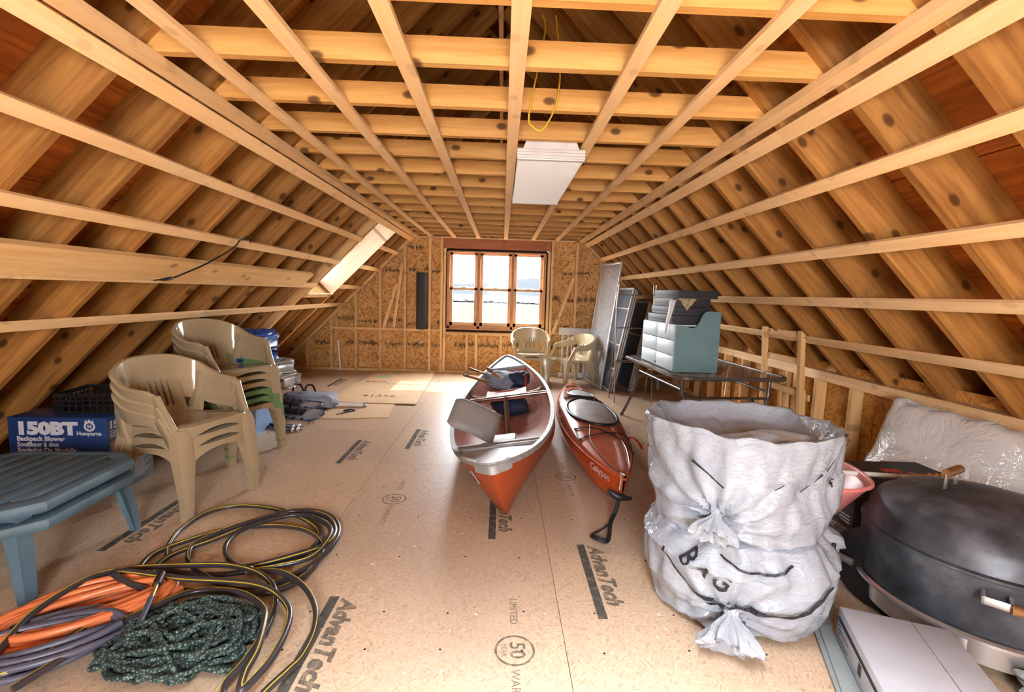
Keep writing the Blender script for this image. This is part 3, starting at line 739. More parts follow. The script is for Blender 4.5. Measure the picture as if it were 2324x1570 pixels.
# things lying in the canoe
def pad(u, v):
    x = lerp(-.18, .17, u); y_ = lerp(-.115, .115, v); e = (abs(2*u-1)**6+abs(2*v-1)**6)
    return x, y_, e
pm = MB()
for sgn in (1, -1):
    def f(u, v):
        x, y_, e = pad(u, v); r = 1-.22*max(0, (abs(2*u-1)-.6)/.4)**2.5
        return (x, y_*r, sgn*(.028*max(0, 1-e)**.5)+.03*math.sin(u*PI))
    pm.grid(f, 20, 14)
pd = pm.build('seat_pad', M['greypad'], None, 60)
tag(pd, 'grey padded seat cushion leaning over the near left side of the canoe', 'cushion')
def fixmat(o, loc, xdir, ydir):
    x = Vector(xdir).normalized(); z = x.cross(Vector(ydir)).normalized(); y = z.cross(x)
    o.matrix_world = frame(loc, x, y, z)
fixmat(pd, (-.165, 3.16, .455), (.90, .10, -.42), (.16, .62, .77))
M['paddlewood'] = wood('paddle_wood', srgb(206, 150, 92), srgb(170, 110, 56), knots=0, rough=.35)
M['paddlegrip'] = wood('paddle_grip', srgb(150, 110, 70), srgb(110, 74, 44), knots=0, rough=.35)
def paddle(a, b, label, blade=True, roll=0):
    a, b = Vector(a), Vector(b); L = (b-a).length
    r = empty('paddle', (0, 0, 0), label=label, cat='paddle', group='paddles in the canoe')
    x = (b-a).normalized(); z = Vector((0, 0, 1)); y = z.cross(x).normalized(); z = x.cross(y)
    r.matrix_world = frame(a, x, y, z) @ RX(roll)
    MB().tube([(0.09, 0, 0), (L-.42, 0, 0)], .0145, 10).build('shaft', M['paddlewood'], r, 60)
    MB().tube(cr([(0, 0, 0), (.02, 0, 0), (.06, 0, 0), (.11, 0, 0)], 3), [.012, .022, .026, .028, .028, .026, .024, .02, .017, .015], 10, flat=.6).build('grip', M['paddlegrip'], r, 60)
    MB().rings([[(L-.44+.44*t, w_*math.cos(q*PI/4), .013*(1-.6*t)*math.sin(q*PI/4)) for q in range(8)] for t, w_ in ((0, .015), (.15, .045), (.4, .085), (.8, .092), (.95, .07), (1, .02))], cap0=True, cap1=True).build('blade', M['paddlewood'], r, 50)
    return r
paddle((-.385, 4.95, .455), (.16, 5.90, .12), 'wooden paddle sticking out lowest over the left side of the canoe')
paddle((-.33, 5.10, .500), (.20, 6.02, .16), 'wooden paddle between the two others in the canoe', roll=20)
paddle((-.15, 5.16, .500), (.34, 5.60, .10), 'short wooden paddle grip standing nearest the red seat', roll=50)
def blob(name, mat, loc, size, rot=(0, 0, 0), amp=.25, fr=2.2, seed=0, nu=28, nv=16, parent=None, sq=.6, sharp=70, wr=0):
    """lumpy folded bundle"""
    m = MB()
    def f(u, v):
        th, ph = 2*PI*u, PI*(v-.5); c_, s_ = math.cos(ph), math.sin(ph)
        p = Vector((math.copysign(abs(math.cos(th))**sq, math.cos(th))*abs(c_)**sq, math.copysign(abs(math.sin(th))**sq, math.sin(th))*abs(c_)**sq, math.copysign(abs(s_)**sq, s_)))
        n = noise.noise(p*fr+Vector((seed*7.1, seed*3.3, 0)))
        n2 = abs(noise.noise(p*fr*3+Vector((seed, 5, seed))))
        q = p*(1+amp*n-wr*n2)
        return (q.x*size[0], q.y*size[1], max(q.z, -1)*size[2])
    m.grid(f, nu, nv); o = m.build(name, mat, parent, sharp)
    bm = bmesh.new(); bm.from_mesh(o.data); bmesh.ops.remove_doubles(bm, verts=bm.verts, dist=1e-5); bmesh.ops.recalc_face_normals(bm, faces=bm.faces); bm.to_mesh(o.data); bm.free(); smooth(o.data, sharp)
    o.location = loc; o.rotation_euler = rot; return o
M['greyfab'] = plain('grey_blue_fabric', srgb(150, 158, 172), .8, var=.15, scale=14, bump=.3)
M['navy'] = plain('navy_fabric', srgb(48, 58, 84), .8, var=.25, scale=14, bump=.3)
M['red'] = plain('red_strap', srgb(196, 52, 44), .5)
lj = blob('life_vest', M['greyfab'], (.03, 5.42, .33), (.20, .15, .08), (R(14), R(8), R(25)), .3, 2, 3, wr=.15)
tag(lj, 'folded grey-blue life vest lying behind the red seat of the canoe', 'life vest')
lv = blob('life_vest', M['navy'], (.22, 5.42, .34), (.12, .13, .09), (0, R(-10), R(-20)), .35, 2.4, 8, wr=.2); tag(lv, 'navy life vest with red strap behind the red canoe seat', 'life vest')
MB().tube(cr([(.10, -.12, .07), (.14, -.13, .03), (.13, -.15, -.03), (.15, -.14, -.06)], 4), .014, 6, flat=.4).build('strap', M['red'], lv)
lo = blob('life_vest', M['navy'], (.12, 4.98, .13), (.20, .16, .09), (0, 0, R(10)), .3, 2, 11, wr=.2); tag(lo, 'dark navy life vest pushed under the red seat on the canoe bottom', 'life vest')
# ------------------------------------------------------------------ kayak
M['kayak'] = worn('kayak_shell', srgb(196, 76, 24), srgb(176, 86, 50), .35, .28)
M['kayak_deck'] = worn('kayak_deck', srgb(176, 76, 44), srgb(190, 122, 98), .5, .2, 3, .6)
KL = 1.56
def kshape(s):
    a = abs(s); w_ = .285*max(0, 1-a**2.0)**.85; zd = .275+.055*math.exp(-((s+.08)/.34)**2)-.03*a**3+.01*a; zk = 0 if a < .72 else .16*((a-.72)/.28)**1.8
    zs = .19+.055*a**2.5                     # seam height
    if a > .9: zd = lerp(zd, zs+.03, sm((a-.9)/.1))
    return w_, zd, zk, zs
kay = empty('kayak', (.82, 4.25, .0), 0, 'orange sit-in kayak with grey cockpit cover lying right of the canoe', 'kayak', rot=(0, R(5), R(-2.6)))
ks = [-1, -.985, -.96, -.92, -.87]+[-.82+.082*i for i in range(21)]+[.87, .92, .96, .985, 1]
def khull(s, n=14):
    w_, zd, zk, zs = kshape(s); w_ = max(w_, .006)
    return [(w_*math.copysign(abs(math.cos(PI*j/n))**.75, math.cos(PI*j/n)), s*KL, zs-(zs-zk)*abs(math.sin(PI*j/n))**.85) for j in range(n+1)]
def kdeck(s, n=14):
    w_, zd, zk, zs = kshape(s); w_ = max(w_, .006)
    return [(w_*math.cos(PI*j/n), s*KL, zs+(zd-zs)*math.sin(PI*j/n)**.8) for j in range(n+1)]
MB().rings([khull(s) for s in ks], closed=False).build('hull', M['kayak'], kay, 60)
MB().rings([kdeck(s) for s in ks], closed=False).build('deck', M['kayak_deck'], kay, 60)
sp_ = [(kshape(s)[0]+.003, s*KL, kshape(s)[3]) for s in ks]
MB().tube(sp_, .007, 6).build('seam', M['kayak'], kay, 60); MB().tube([(-x, y, z) for x, y, z in sp_], .007, 6).build('seam', M['kayak'], kay, 60)
def kd(x, s):     # deck height at x
    w_, zd, zk, zs = kshape(s); c_ = max(-1, min(1, x/max(w_, .01))); return zs+(zd-zs)*math.sin(math.acos(c_))**.8
M['coverfab'] = plain('grey_cover_fabric', srgb(168, 164, 168), .5, var=.12, scale=9, bump=.5)
def oval(cs, rx, ry, rise, n=40, rings=8, lump=0):
    rs = []
    for i in range(rings+1):
        t = 1-i/rings*.999; row = []
        for j in range(n):
            a = 2*PI*j/n; x = rx*t*math.cos(a); y_ = cs*KL+ry*t*math.sin(a)
            z = kd(x, y_/KL)+.012+rise*(1-t*t)+lump*noise.noise((x*9, y_*4, 1.3))*(.4+t*.6) - (.012 if i == 0 else 0)
            row.append((x, y_, z))
        rs.append(row)
    return MB().rings(rs)
oval(-.08, .215, .46, .018, lump=.018).build('cockpit_cover', M['coverfab'], kay, 70)
MB().tube([(.219*math.cos(2*PI*j/40), -.08*KL+.465*math.sin(2*PI*j/40), kd(.219*math.cos(2*PI*j/40), (-.08*KL+.465*math.sin(2*PI*j/40))/KL)+.006) for j in range(40)], .014, 8, closed=True).build('cockpit_rim', M['black'], kay, 60)
oval(.44, .135, .19, .012).build('hatch_lid', plain('pale_hatch', srgb(206, 210, 218), .4), kay, 70)
MB().tube([(.138*math.cos(2*PI*j/32), .44*KL+.194*math.sin(2*PI*j/32), kd(.138*math.cos(2*PI*j/32), (.44*KL+.194*math.sin(2*PI*j/32))/KL)+.008) for j in range(32)], .008, 6, closed=True).build('hatch_rim', M['black'], kay, 60)
def cord(pts, r=.005, mat='black', name='deck_cord', n=6):
    pp = cr([(x, s*KL, 0) for x, s in pts], n); MB().tube([(p.x, p.y, kd(p.x, p.y/KL)+.008) for p in pp], r, 6).build(name, M[mat], kay, 60)
cord([(-.20, -.42), (-.05, -.44), (.10, -.52), (.20, -.60)]); cord([(-.20, -.42), (-.20, -.5), (-.185, -.56)]); cord([(-.185, -.56), (-.05, -.52), (.10, -.46), (.215, -.44)]); cord([(.215, -.44), (.215, -.5), (.20, -.60)])
cord([(-.20, .30), (0, .29), (.20, .24)]); cord([(-.20, .24), (0, .27), (.20, .30)]); cord([(-.08, -.38), (-.12, -.6), (-.07, -.85), (-.02, -.96)], .0035); cord([(.09, -.38), (.13, -.6), (.08, -.85), (.02, -.96)], .0035, 'kayak_deck')
cord([(-.10, .72), (0, .74), (.05, .70)])
for x, s in ((-.20, -.42), (-.185, -.56), (.215, -.44), (.20, -.60), (-.10, .72)):
    MB().bbox(x-.012, x+.012, s*KL-.012, s*KL+.012, kd(x, s), kd(x, s)+.014, .003).build('cord_fitting', M['black'], kay)
MB().tube(cr([(.215, -.46*KL, .27), (.255, -.47*KL, .27), (.285, -.52*KL, .245), (.29, -.54*KL, .23)], 4), .014, 8, flat=.4).build('rudder_tag', M['red'], kay)
text('name_lettering', 'Calypso', .075, plain('silver_lettering', srgb(210, 186, 196), .4), frame((-.155, -.80*KL, .185), (.40, -.915, -.03), (-.32, -.10, .94), (-.86, -.38, -.33)), kay, shear=.2, bold=.002)
# grab loop, toggle and webbing at the bow
kb = -.955*KL
MB().tube(cr([(-.012, kb, .245), (-.02, kb-.05, .262), (-.025, kb-.085, .24), (-.03, kb-.10, .19)], 5), .006, 8).build('grab_loop', M['gunwale'], kay, 60)
MB().tube(cr([(-.10, kb-.105, .185), (-.06, kb-.118, .165), (-.03, kb-.12, .155), (.01, kb-.115, .150), (.05, kb-.10, .145)], 3), [.010, .014, .017, .020, .022, .023, .023, .022, .02, .017, .014, .012, .009], 8).build('toggle', M['black'], kay, 60)
pts = cr([(-.03, kb-.115, .165), (-.045, kb-.13, .06), (-.075, kb-.17, .012), (-.14, kb-.26, .006), (-.205, kb-.33, .008), (-.185, kb-.37, .012), (-.13, kb-.38, .008), (-.10, kb-.30, .012), (-.075, kb-.19, .025), (-.04, kb-.13, .075), (-.028, kb-.115, .16)], 6)
MB().tube(pts, .015, 6, flat=.3).build('webbing', M['black'], kay, 60)
# ------------------------------------------------------------------ floor prints
for x, y in ((.50, 2.36), (-.655, 1.90), (-1.93, 2.80), (-1.19, 4.05), (-.735, 4.42), (-2.32, 6.9), (.02, 2.98), (1.2, 5.3)): advantech(x, y, -90, .88)
stamp50(.085, 1.62, -90); stamp50(.51, 3.32, -90); stamp50(-.66, 2.89, -90)
# ------------------------------------------------------------------ light fixture, yellow cable
fx = empty('ceiling_light', (.265, 3.52, 2.13), label='white rectangular wraparound light fixture screwed under the ceiling strapping', cat='ceiling light')
lm = N('frosted_lens'); lm.set(Base_Color=srgb(206, 196, 186), Roughness=.5); lm.b.inputs['Emission Color'].default_value = (1, .93, .86, 1); lm.b.inputs['Emission Strength'].default_value = .12
MB().bbox(-.195, .195, -.66, .66, 0, .05, .008).build('lens', lm.m, fx, 40)
M['endcap'] = plain('grey_white_enamel', srgb(206, 200, 196), .4)
for e in (-1, 1):
    m = MB().bbox(-.20, .20, e*.672-.014, e*.672+.014, -.004, .062, .004)
    for q in range(3): m.box(-.20, .20, e*.690-.004, e*.690+.004, .004+q*.018, .014+q*.018)
    m.build('end_cap', M['endcap'], fx, 40)
    MB().prism([(-.165, 0), (.165, 0), (.145, .05), (-.145, .05)], 0, .02).build('end_plate', M['endcap'], fx, M=frame((0, e*.665, .06), (1, 0, 0), (0, 0, 1), (0, -1, 0)))
MB().bbox(-.15, .15, -.64, .64, .05, .074, .006).build('housing', M['endcap'], fx, 40)
M['yellow'] = plain('yellow_sheath', srgb(228, 190, 50), .4)
yc = MB().tube(cr([(.15, 2.30, 2.62), (.165, 2.30, 2.55), (.125, 2.31, 2.32), (.103, 2.31, 2.17), (.125, 2.31, 2.13), (.17, 2.31, 2.118), (.225, 2.31, 2.22), (.243, 2.31, 2.35), (.23, 2.30, 2.5), (.212, 2.30, 2.62)], 8), .0065, 8, flat=.6).build('electrical_cable', M['yellow'], None, 60)
tag(yc, 'yellow electrical cable hanging in a loop from above the joists', 'cable')
# ------------------------------------------------------------------ back wall leaners
def lean(name, a, b, w_, t, mat, label, cat, ax=(0, -1, 0)):
    a, b = Vector(a), Vector(b); x = (b-a).normalized(); n_ = Vector(ax); y = n_.cross(x).normalized(); z = x.cross(y)
    o = MB().box(0, (b-a).length, -w_/2, w_/2, 0, t).build(name, mat); o.matrix_world = frame(a, x, y, z); return tag(o, label, cat)
lean('wood_offcut', (-1.945, 7.74, .724), (-1.74, 7.77, 1.44), .055, .018, M['stud'], 'shorter wood offcut leaning between wall studs left of the foam roll', 'board')
lean('wood_offcut', (-1.775, 7.73, .724), (-1.645, 7.765, 1.78), .045, .018, M['stud'], 'longer thin strip leaning against the stud left of the foam roll', 'board')
lean('wood_offcut', (.86, 7.665, .73), (1.16, 7.675, 1.62), .05, .02, M['stud'], 'crooked wood strip leaning between the studs right of the window', 'board')
pp_ = MB().tube([(-2.63, 7.655, .002), (-2.68, 7.685, .50)], .016, 10).build('plastic_pipe', M['white_plastic'], None, 60); tag(pp_, 'short white pipe standing against the back wall at left', 'pipe')
fr = MB(); prof = [(.05, 0), (.088, 0), (.092, .01), (.092, .90), (.088, .915), (.05, .915)]
fr.lathe(prof, 28, cap=False)
for q in range(3): fr.lathe([(.074-.014*q, .9155), (.070-.014*q, .917), (.066-.014*q, .9155)], 24, cap=False)
fr.lathe([(.0001, .905), (.05, .905)], 20, cap=False)
M['foam'] = plain('black_foam', srgb(66, 62, 64), .9, var=.12, scale=60)
fo = fr.build('foam_roll', M['foam'], None, 50); fo.location = (-1.30, 7.635, .721); tag(fo, 'dark grey rolled foam mat standing upright on the wall blocking', 'foam roll')
# ------------------------------------------------------------------ white slatted rail
M['oldwhite'] = plain('old_white_paint', srgb(226, 222, 216), .5, var=.08)
wr_ = empty('slatted_rail', (1.26, 7.52, 0), rot=(R(-4), 0, 0), label='white slatted cot side leaning on the wall behind the cream chairs', cat='cot side')
MB().bbox(-.31, .32, -.012, .012, .70, .80, .005).build('top_rail', M['oldwhite'], wr_, 40); MB().bbox(-.31, .32, -.016, .016, .80, .815, .004).build('cap_rail', M['oldwhite'], wr_, 40); MB().bbox(-.31, .32, -.012, .012, .0, .09, .005).build('bottom_rail', M['oldwhite'], wr_, 40)
for q in range(7): MB().bbox(-.255+q*.09-.016, -.255+q*.09+.016, -.006, .006, .085, .71, .003).build('slat', M['oldwhite'], wr_, 40)
# ------------------------------------------------------------------ window screens
def meshmat(name, col, alpha):
    k = N(name); t = k.t; tr = k.n('BsdfTransparent'); mx = k.n('MixShader'); k.set(Base_Color=col, Roughness=.6)
    mx.inputs[0].default_value = alpha; t.links.new(tr.outputs[0], mx.inputs[1]); t.links.new(k.b.outputs[0], mx.inputs[2]); t.links.new(mx.outputs[0], t.nodes['Material Output'].inputs[0]); return k.m
M['fly'] = meshmat('fly_screen', srgb(92, 98, 108), .85)
M['stormglass'] = meshmat('hazy_glass', srgb(200, 206, 210), .2)  # pale colour mixed into the clear pane makes it look hazy
M['screenframe'] = plain('screen_frame', srgb(190, 188, 182), .4, .2)
def screen(b0, b1, t0, label, H, fill='fly', bars=(.5,), fw=.024, name='window_screen', cat='window screen', group='window screens'):
    """frame with bottom edge b0->b1 leaning towards t0"""
    b0, b1 = Vector(b0), Vector(b1); x = (b1-b0).normalized(); u = (Vector(t0)-b0); u = (u-x*u.dot(x)).normalized(); n_ = x.cross(u); W = (b1-b0).length
    r = empty(name, label=label, cat=cat, group=group); r.matrix_world = frame(b0, x, u, n_)
    t = .010
    MB().bbox(0, fw, 0, H, -t, t, .003).build('stile', M['screenframe'], r, 40); MB().bbox(W-fw, W, 0, H, -t, t, .003).build('stile', M['screenframe'], r, 40)
    MB().bbox(fw, W-fw, 0, fw, -t, t, .003).build('rail', M['screenframe'], r, 40); MB().bbox(fw, W-fw, H-fw, H, -t, t, .003).build('rail', M['screenframe'], r, 40)
    for q in bars: MB().bbox(fw, W-fw, H*q-.010, H*q+.010, -t*.8, t*.8, .003).build('cross_bar', M['screenframe'], r, 40)
    MB().box(fw*.7, W-fw*.7, fw*.7, H-fw*.7, -.001, .001).build('mesh_panel' if fill == 'fly' else 'pane', M[fill], r)
    return r
screen((1.352, 7.40, .012), (1.455, 6.56, .012), (1.575, 7.42, 1.85), 'tall storm pane with hazy see-through glass leaning nearest the chairs', 1.84, 'stormglass', (), .03, 'storm_window', 'storm window', None)
for i, lb in enumerate(('front black-mesh screen of the left-hand batch', 'second black-mesh screen of the left-hand batch', 'third black-mesh screen of the left-hand batch')):
    screen((1.525+.028*i, 7.12, .012), (1.535+.028*i, 6.38, .012), (1.80+.028*i, 7.10, 1.48), lb+' behind the storm pane', 1.485-.02*i, bars=(.45, .80) if i == 0 else (.5,))
for i, lb in enumerate(('front dark screen of the right-hand batch', 'second dark screen of the right-hand batch', 'rearmost dark screen of the right-hand batch')):
    screen((1.80+.026*i, 7.16, .012), (1.835+.026*i, 6.46, .012), (2.03+.026*i, 7.14, 1.30), lb+' near the patio table', 1.30-.02*i, bars=(.33, .62) if i == 0 else (.5,))
# ------------------------------------------------------------------ metal rack (A-frames joined by rungs)
rk = empty('folding_rack', (1.70, 5.90, 0), label='folding rack of thin metal tubes standing in front of the screens', cat='rack')
for x in (-.24, .235):
    for e in (-1, 1): MB().tube([(x, e*.14, .0), (x+.005*e, e*.05, .75), (x, -e*.012, 1.30), (x+.012*e, -e*.02, 1.50)], .0085, 8).build('leg', M['tubing'], rk, 60)
    for z in (.42, .88, 1.28, 1.42): MB().tube([(x, -.06+.03*z, z), (x, .06-.03*z, z)], .006, 6).build('end_rung', M['tubing'], rk, 60)
for z, y in ((1.37, -.02), (.95, -.03), (.52, -.07), (.52, .07), (.95, .03)): MB().tube([(-.24, y, z), (.235, y, z)], .006, 6).build('rung', M['tubing'], rk, 60)
# ------------------------------------------------------------------ patio table
M['bronze'] = plain('bronze_metal', srgb(120, 112, 106), .35, .6)
M['tabletop'] = meshmat('table_glass', srgb(190, 184, 176), .5); M['tabletop'].node_tree.nodes['Principled BSDF'].inputs['Roughness'].default_value = .06
pt = empty('patio_table', (1.915, 4.46, 0), R(4), 'patio table with rounded glass top and bent grey metal legs', 'table')
def rrect(hx, hy, r, n=7):
    out = []
    for cx, cy, a0 in ((hx-r, hy-r, 0), (-hx+r, hy-r, 90), (-hx+r, -hy+r, 180), (hx-r, -hy+r, 270)):
        for i in range(n+1): a = R(a0+90*i/n); out.append((cx+r*math.cos(a), cy+r*math.sin(a)))
    return out
pts = rrect(.50, .70, .14)
MB().prism(rrect(.485, .685, .13), .694, .700).build('glass_top', M['tabletop'], pt)
MB().rings([[(x*1.0, y, .672), (x*1.012, y*1.008, .68), (x*1.012, y*1.008, .70), (x, y, .706), (x*.965, y*.975, .704), (x*.965, y*.975, .690)] for x, y in pts], loop=True).build('rim', M['bronze'], pt, 40)
for sx in (-1, 1):
    for sy in (-1, 1):
        MB().tube(cr([(sx*.40, sy*.54, .672), (sx*.39, sy*.55, .52), (sx*.37, sy*.57, .44), (sx*.40, sy*.64, .25), (sx*.46, sy*.76, 0)], 6), .0165, 10).build('leg', M['bronze'], pt, 60)
for sy in (-1, 1): MB().tube([(-.375, sy*.56, .50), (.375, sy*.56, .50)], .012, 8).build('stretcher', M['bronze'], pt, 60)
for sx in (-1, 1): MB().tube([(sx*.375, -.56, .56), (sx*.375, .56, .56)], .012, 8).build('stretcher', M['bronze'], pt, 60)
MB().cyl((-.375, 0, .565), (-.375, 0, .50), .013).cyl((-.375, 0, .50), (-.375, 0, .46), .018).build('umbrella_socket', M['bronze'], pt, 60)
# ------------------------------------------------------------------ teal chest on the table, with flat black boxes
M['teal'] = plain('teal_paint', srgb(110, 144, 148), .5, var=.06, scale=5)
M['tealpale'] = plain('pale_blue_paint', srgb(196, 212, 218), .45, var=.04, scale=5)
ch = empty('toy_chest', (1.69, 4.405, .7065), R(1.5), 'pale blue and teal wooden chest standing on the glass table', 'chest')
cx, cy = .195, .42
prof = [(-cx, 0), (cx, 0), (cx, .53), (.09, .535), (.055, .525), (.035, .50), (.01, .44), (-.01, .405), (-.03, .39), (-.055, .385), (-.08, .39), (-.10, .40), (-cx, .405)]
for e in (-1, 1): MB().prism(prof, 0, .018).build('side_panel', M['teal'], ch, M=frame((0, e*cy+(.009 if e > 0 else .009), 0), (1, 0, 0), (0, 0, 1), (0, -1, 0)))
MB().box(cx-.016, cx, -cy+.01, cy-.01, 0, .52).build('back_panel', M['teal'], ch); MB().box(-cx, cx, -cy+.01, cy-.01, 0, .016).build('bottom_panel', M['teal'], ch)
for q in range(2):
    for k in range(3):
        y0 = -cy+.012+q*(cy-.01); MB().bbox(-cx-.006, -cx+.010, y0, y0+cy-.016, .004+k*.134, .134+k*.134, .004).build('front_board', M['tealpale'], ch, 40)
MB().box(-cx, .05, -cy+.02, cy-.02, .398, .410).build('lid', M['tealpale'], ch)
MB().cyl((-cx-.012, -.002, .03), (-cx, -.002, .03), .008).build('knob', M['black'], ch)
M['blackbox'] = plain('matt_black_card', srgb(52, 50, 52), .6, var=.1)
M['blackbox2'] = plain('grey_black_card', srgb(88, 88, 92), .45, var=.12)
bx_lab = ['lowest of the flat black boxes, resting on the teal chest', 'second flat black box up from the teal chest', 'third flat black box, just under the topmost one', 'topmost flat black box, shifted towards the roof side']
bz = .7065+.411
for i, (dx, dy, w_, l_, h_, rz) in enumerate(((1.665, 4.39, .33, .60, .078, 3), (1.68, 4.37, .33, .56, .074, 2), (1.68, 4.36, .32, .52, .074, 1), (1.715, 4.36, .37, .50, .072, 5))):
    r = empty('flat_box', (dx, dy, bz), R(rz), bx_lab[i], 'box', 'flat black boxes on the chest')
    MB().bbox(-w_/2, w_/2, -l_/2, l_/2, 0, h_*.62, .002).build('tray', M['blackbox'], r, 40); MB().bbox(-w_/2-.003, w_/2+.003, -l_/2-.003, l_/2+.003, h_*.3, h_-.001, .002).build('lid', M['blackbox'], r, 40); bz += h_+.001
# papers hanging between the boxes
def sheet(name, pts, mat, label):
    m = MB(); rs = pts; m.rings([[Vector(a), Vector(b)] for a, b in pts], closed=False); o = m.build(name, mat, None, 60); solidify(o, .001); return tag(o, label, 'paper')
M['paper'] = plain('white_paper', srgb(226, 226, 226), .6, var=.05)
M['flyer'] = osb('printed_flyer', [srgb(60, 60, 50), srgb(200, 180, 90), srgb(230, 222, 200), srgb(120, 60, 40)], 60, bump=0, axes='XZ')
zt = .7065+.411+.078+.075+.075
sheet('paper_sheet', [((1.535, 4.18, zt), (1.56, 4.10, zt)), ((1.50, 4.16, zt-.02), (1.53, 4.08, zt-.02)), ((1.49, 4.14, zt-.10), (1.51, 4.08, zt-.10)), ((1.478, 4.15, zt-.20), (1.488, 4.10, zt-.22)), ((1.476, 4.16, zt-.30), (1.478, 4.14, zt-.33))], M['paper'], 'white paper strip hanging down over the front of the black boxes')
fl_ = MB().prism([(0, 0), (.17, 0), (.085, -.105)], 0, .001).build('paper_flyer', M['flyer'], None); fl_.matrix_world = frame((1.55, 4.085, zt+.0), (1, 0, 0), (0, 0, 1), (0, -1, 0)); tag(fl_, 'printed flyer corner poking out under the topmost black box', 'flyer')
# ------------------------------------------------------------------ wooden racks at the knee wall
wf_ = empty('wooden_frame', (2.50, 3.92, 0), rot=(0, R(-4), 0), label='ladder-like wooden frame leaning against the knee wall', cat='frame')
for y in (-.26, .26): board('rail', 1.12, .042, .038, frame((0, y, 0), (0, 0, 1), (0, 1, 0), (-1, 0, 0)), M['stud'], wf_)
for z in (1.06, .84, .58, .33): board('rung', .478, .055, .020, frame((-.01, -.239, z+.02), (0, 1, 0), (0, 0, 1), (1, 0, 0)), M['stud'], wf_)
sp2 = empty('slatted_rack', (2.575, 3.92, 0), rot=(0, R(-4), 0), label='small slatted wooden panel standing behind the ladder-like frame', cat='rack')
for q in range(4): board('slat', .62, .035, .016, frame((0, -.17+q*.11, 0), (0, 0, 1), (0, 1, 0), (-1, 0, 0)), M['stud'], sp2)
for z in (.08, .56): board('batten', .44, .05, .016, frame((.0, -.22, z), (0, 1, 0), (0, 0, 1), (1, 0, 0)), M['stud'], sp2)
lean('loose_board', (2.30, 4.62, .01), (2.66, 5.25, .60), .14, .025, M['lumber'], 'short pale plank propped diagonally under the glass table', 'board', (-1, .3, 0))
# ------------------------------------------------------------------ wheelbarrow behind the bags
M['barrow'] = worn('barrow_red_sheen', srgb(206, 120, 118), srgb(226, 176, 176), .6, .35)  # pink sheen on the red paint is put into the colour
wbw = empty('wheelbarrow', (1.53, 2.42, -.0), R(18), 'red wheelbarrow with two grey handles behind the plastic bags', 'wheelbarrow')
# local -Y is the nose
def tray(u, v):
    a = 2*PI*u; r = lerp(.55, 1, v); ex = .7
    x = math.copysign(abs(math.cos(a))**ex, math.cos(a))*.30*r; y = math.copysign(abs(math.sin(a))**ex, math.sin(a))*.42*r
    if y < 0: x *= 1-.35*(-y/.42)**1.5
    return (x, y-.02, .24+.23*v+(.03*v if y < 0 else 0))
tm = MB().grid(tray, 40, 8); tm.add([tray(i/40, 0) for i in range(40)], [tuple(range(40))]); tr_ = tm.build('tray', M['barrow'], wbw, 50); solidify(tr_, .006)
MB().tube([tray(i/40, 1) for i in range(40)], .010, 6, closed=True).build('tray_rim', M['barrow'], wbw, 60)
for e in (-1, 1):
    hp = cr([(e*.10, -.50, .20), (e*.20, -.1, .26), (e*.265, .28, .40), (e*.285, .42, .54), (e*.29, .47, .66), (e*.26, .46, .69)], 6)
    MB().tube(hp, .016, 10).build('handle', M['bronze'] if e < 0 else M['steel'], wbw, 60)
    gp = hp[-9:]; MB().tube(gp, [.019+.0025*(i % 2) for i in range(len(gp))], 10).build('grip', M['black'], wbw, 60)
    MB().tube([(e*.2, -.05, .26), (e*.22, .18, .0), (e*.23, .30, .34)], .013, 8).build('support_leg', M['steel'], wbw, 60)
MB().lathe([(.06, -.03), (.15, -.035), (.17, -.02), (.17, .02), (.15, .035), (.06, .03)], 24, frame((0, -.52, .17), (0, 1, 0), (0, 0, 1), (1, 0, 0))).build('wheel', M['black'], wbw, 50)
# ------------------------------------------------------------------ plastic bags
def plastic(name, col, rough=.13, tr=.07):
    k = N(name); c = k.coords((1, 1, 1), False)
    m1 = k.n('Mapping', i_Vector=c); m1.inputs['Scale'].default_value = (2.6, 2.6, 7.0)
    cr_ = k.math('ABSOLUTE', k.math('SUBTRACT', k.noise(m1, 3.4, 4, .6, dist=1.5), .5)); crease = k.ramp(cr_, [(0, (1, 1, 1)), (.03, (.2, .2, .2)), (.12, (0, 0, 0))])
    soft = k.noise(c, 7, 3)
    colr = k.mix(soft, tuple(x*.84 for x in col[:3])+(1,), col)
    k.set(Base_Color=colr, Roughness=rough); k.b.inputs['Specular IOR Level'].default_value = .5
    k.bump(k.math('ADD', k.math('MULTIPLY', crease, .6), k.math('MULTIPLY', soft, .6)), .5, .012)
    tp = k.n('BsdfTransparent'); mx = k.n('MixShader'); mx.inputs[0].default_value = 1-tr
    k.t.links.new(tp.outputs[0], mx.inputs[1]); k.t.links.new(k.b.outputs[0], mx.inputs[2]); k.t.links.new(mx.outputs[0], k.t.nodes['Material Output'].inputs[0]); return k.m
M['plastic'] = plastic('clear_bag_film', srgb(168, 177, 190))
M['plastic2'] = plastic('bunched_bag_film', srgb(172, 178, 188), .3, .0)
M['ink'] = plain('bag_ink', srgb(34, 36, 44), .4, var=.05)
def interp(tab, v):
    for (a, ra), (b, rb) in zip(tab, tab[1:]):
        if v <= b: t = (v-a)/(b-a); t = t*t*(3-2*t); return ra+(rb-ra)*t
    return tab[-1][1]
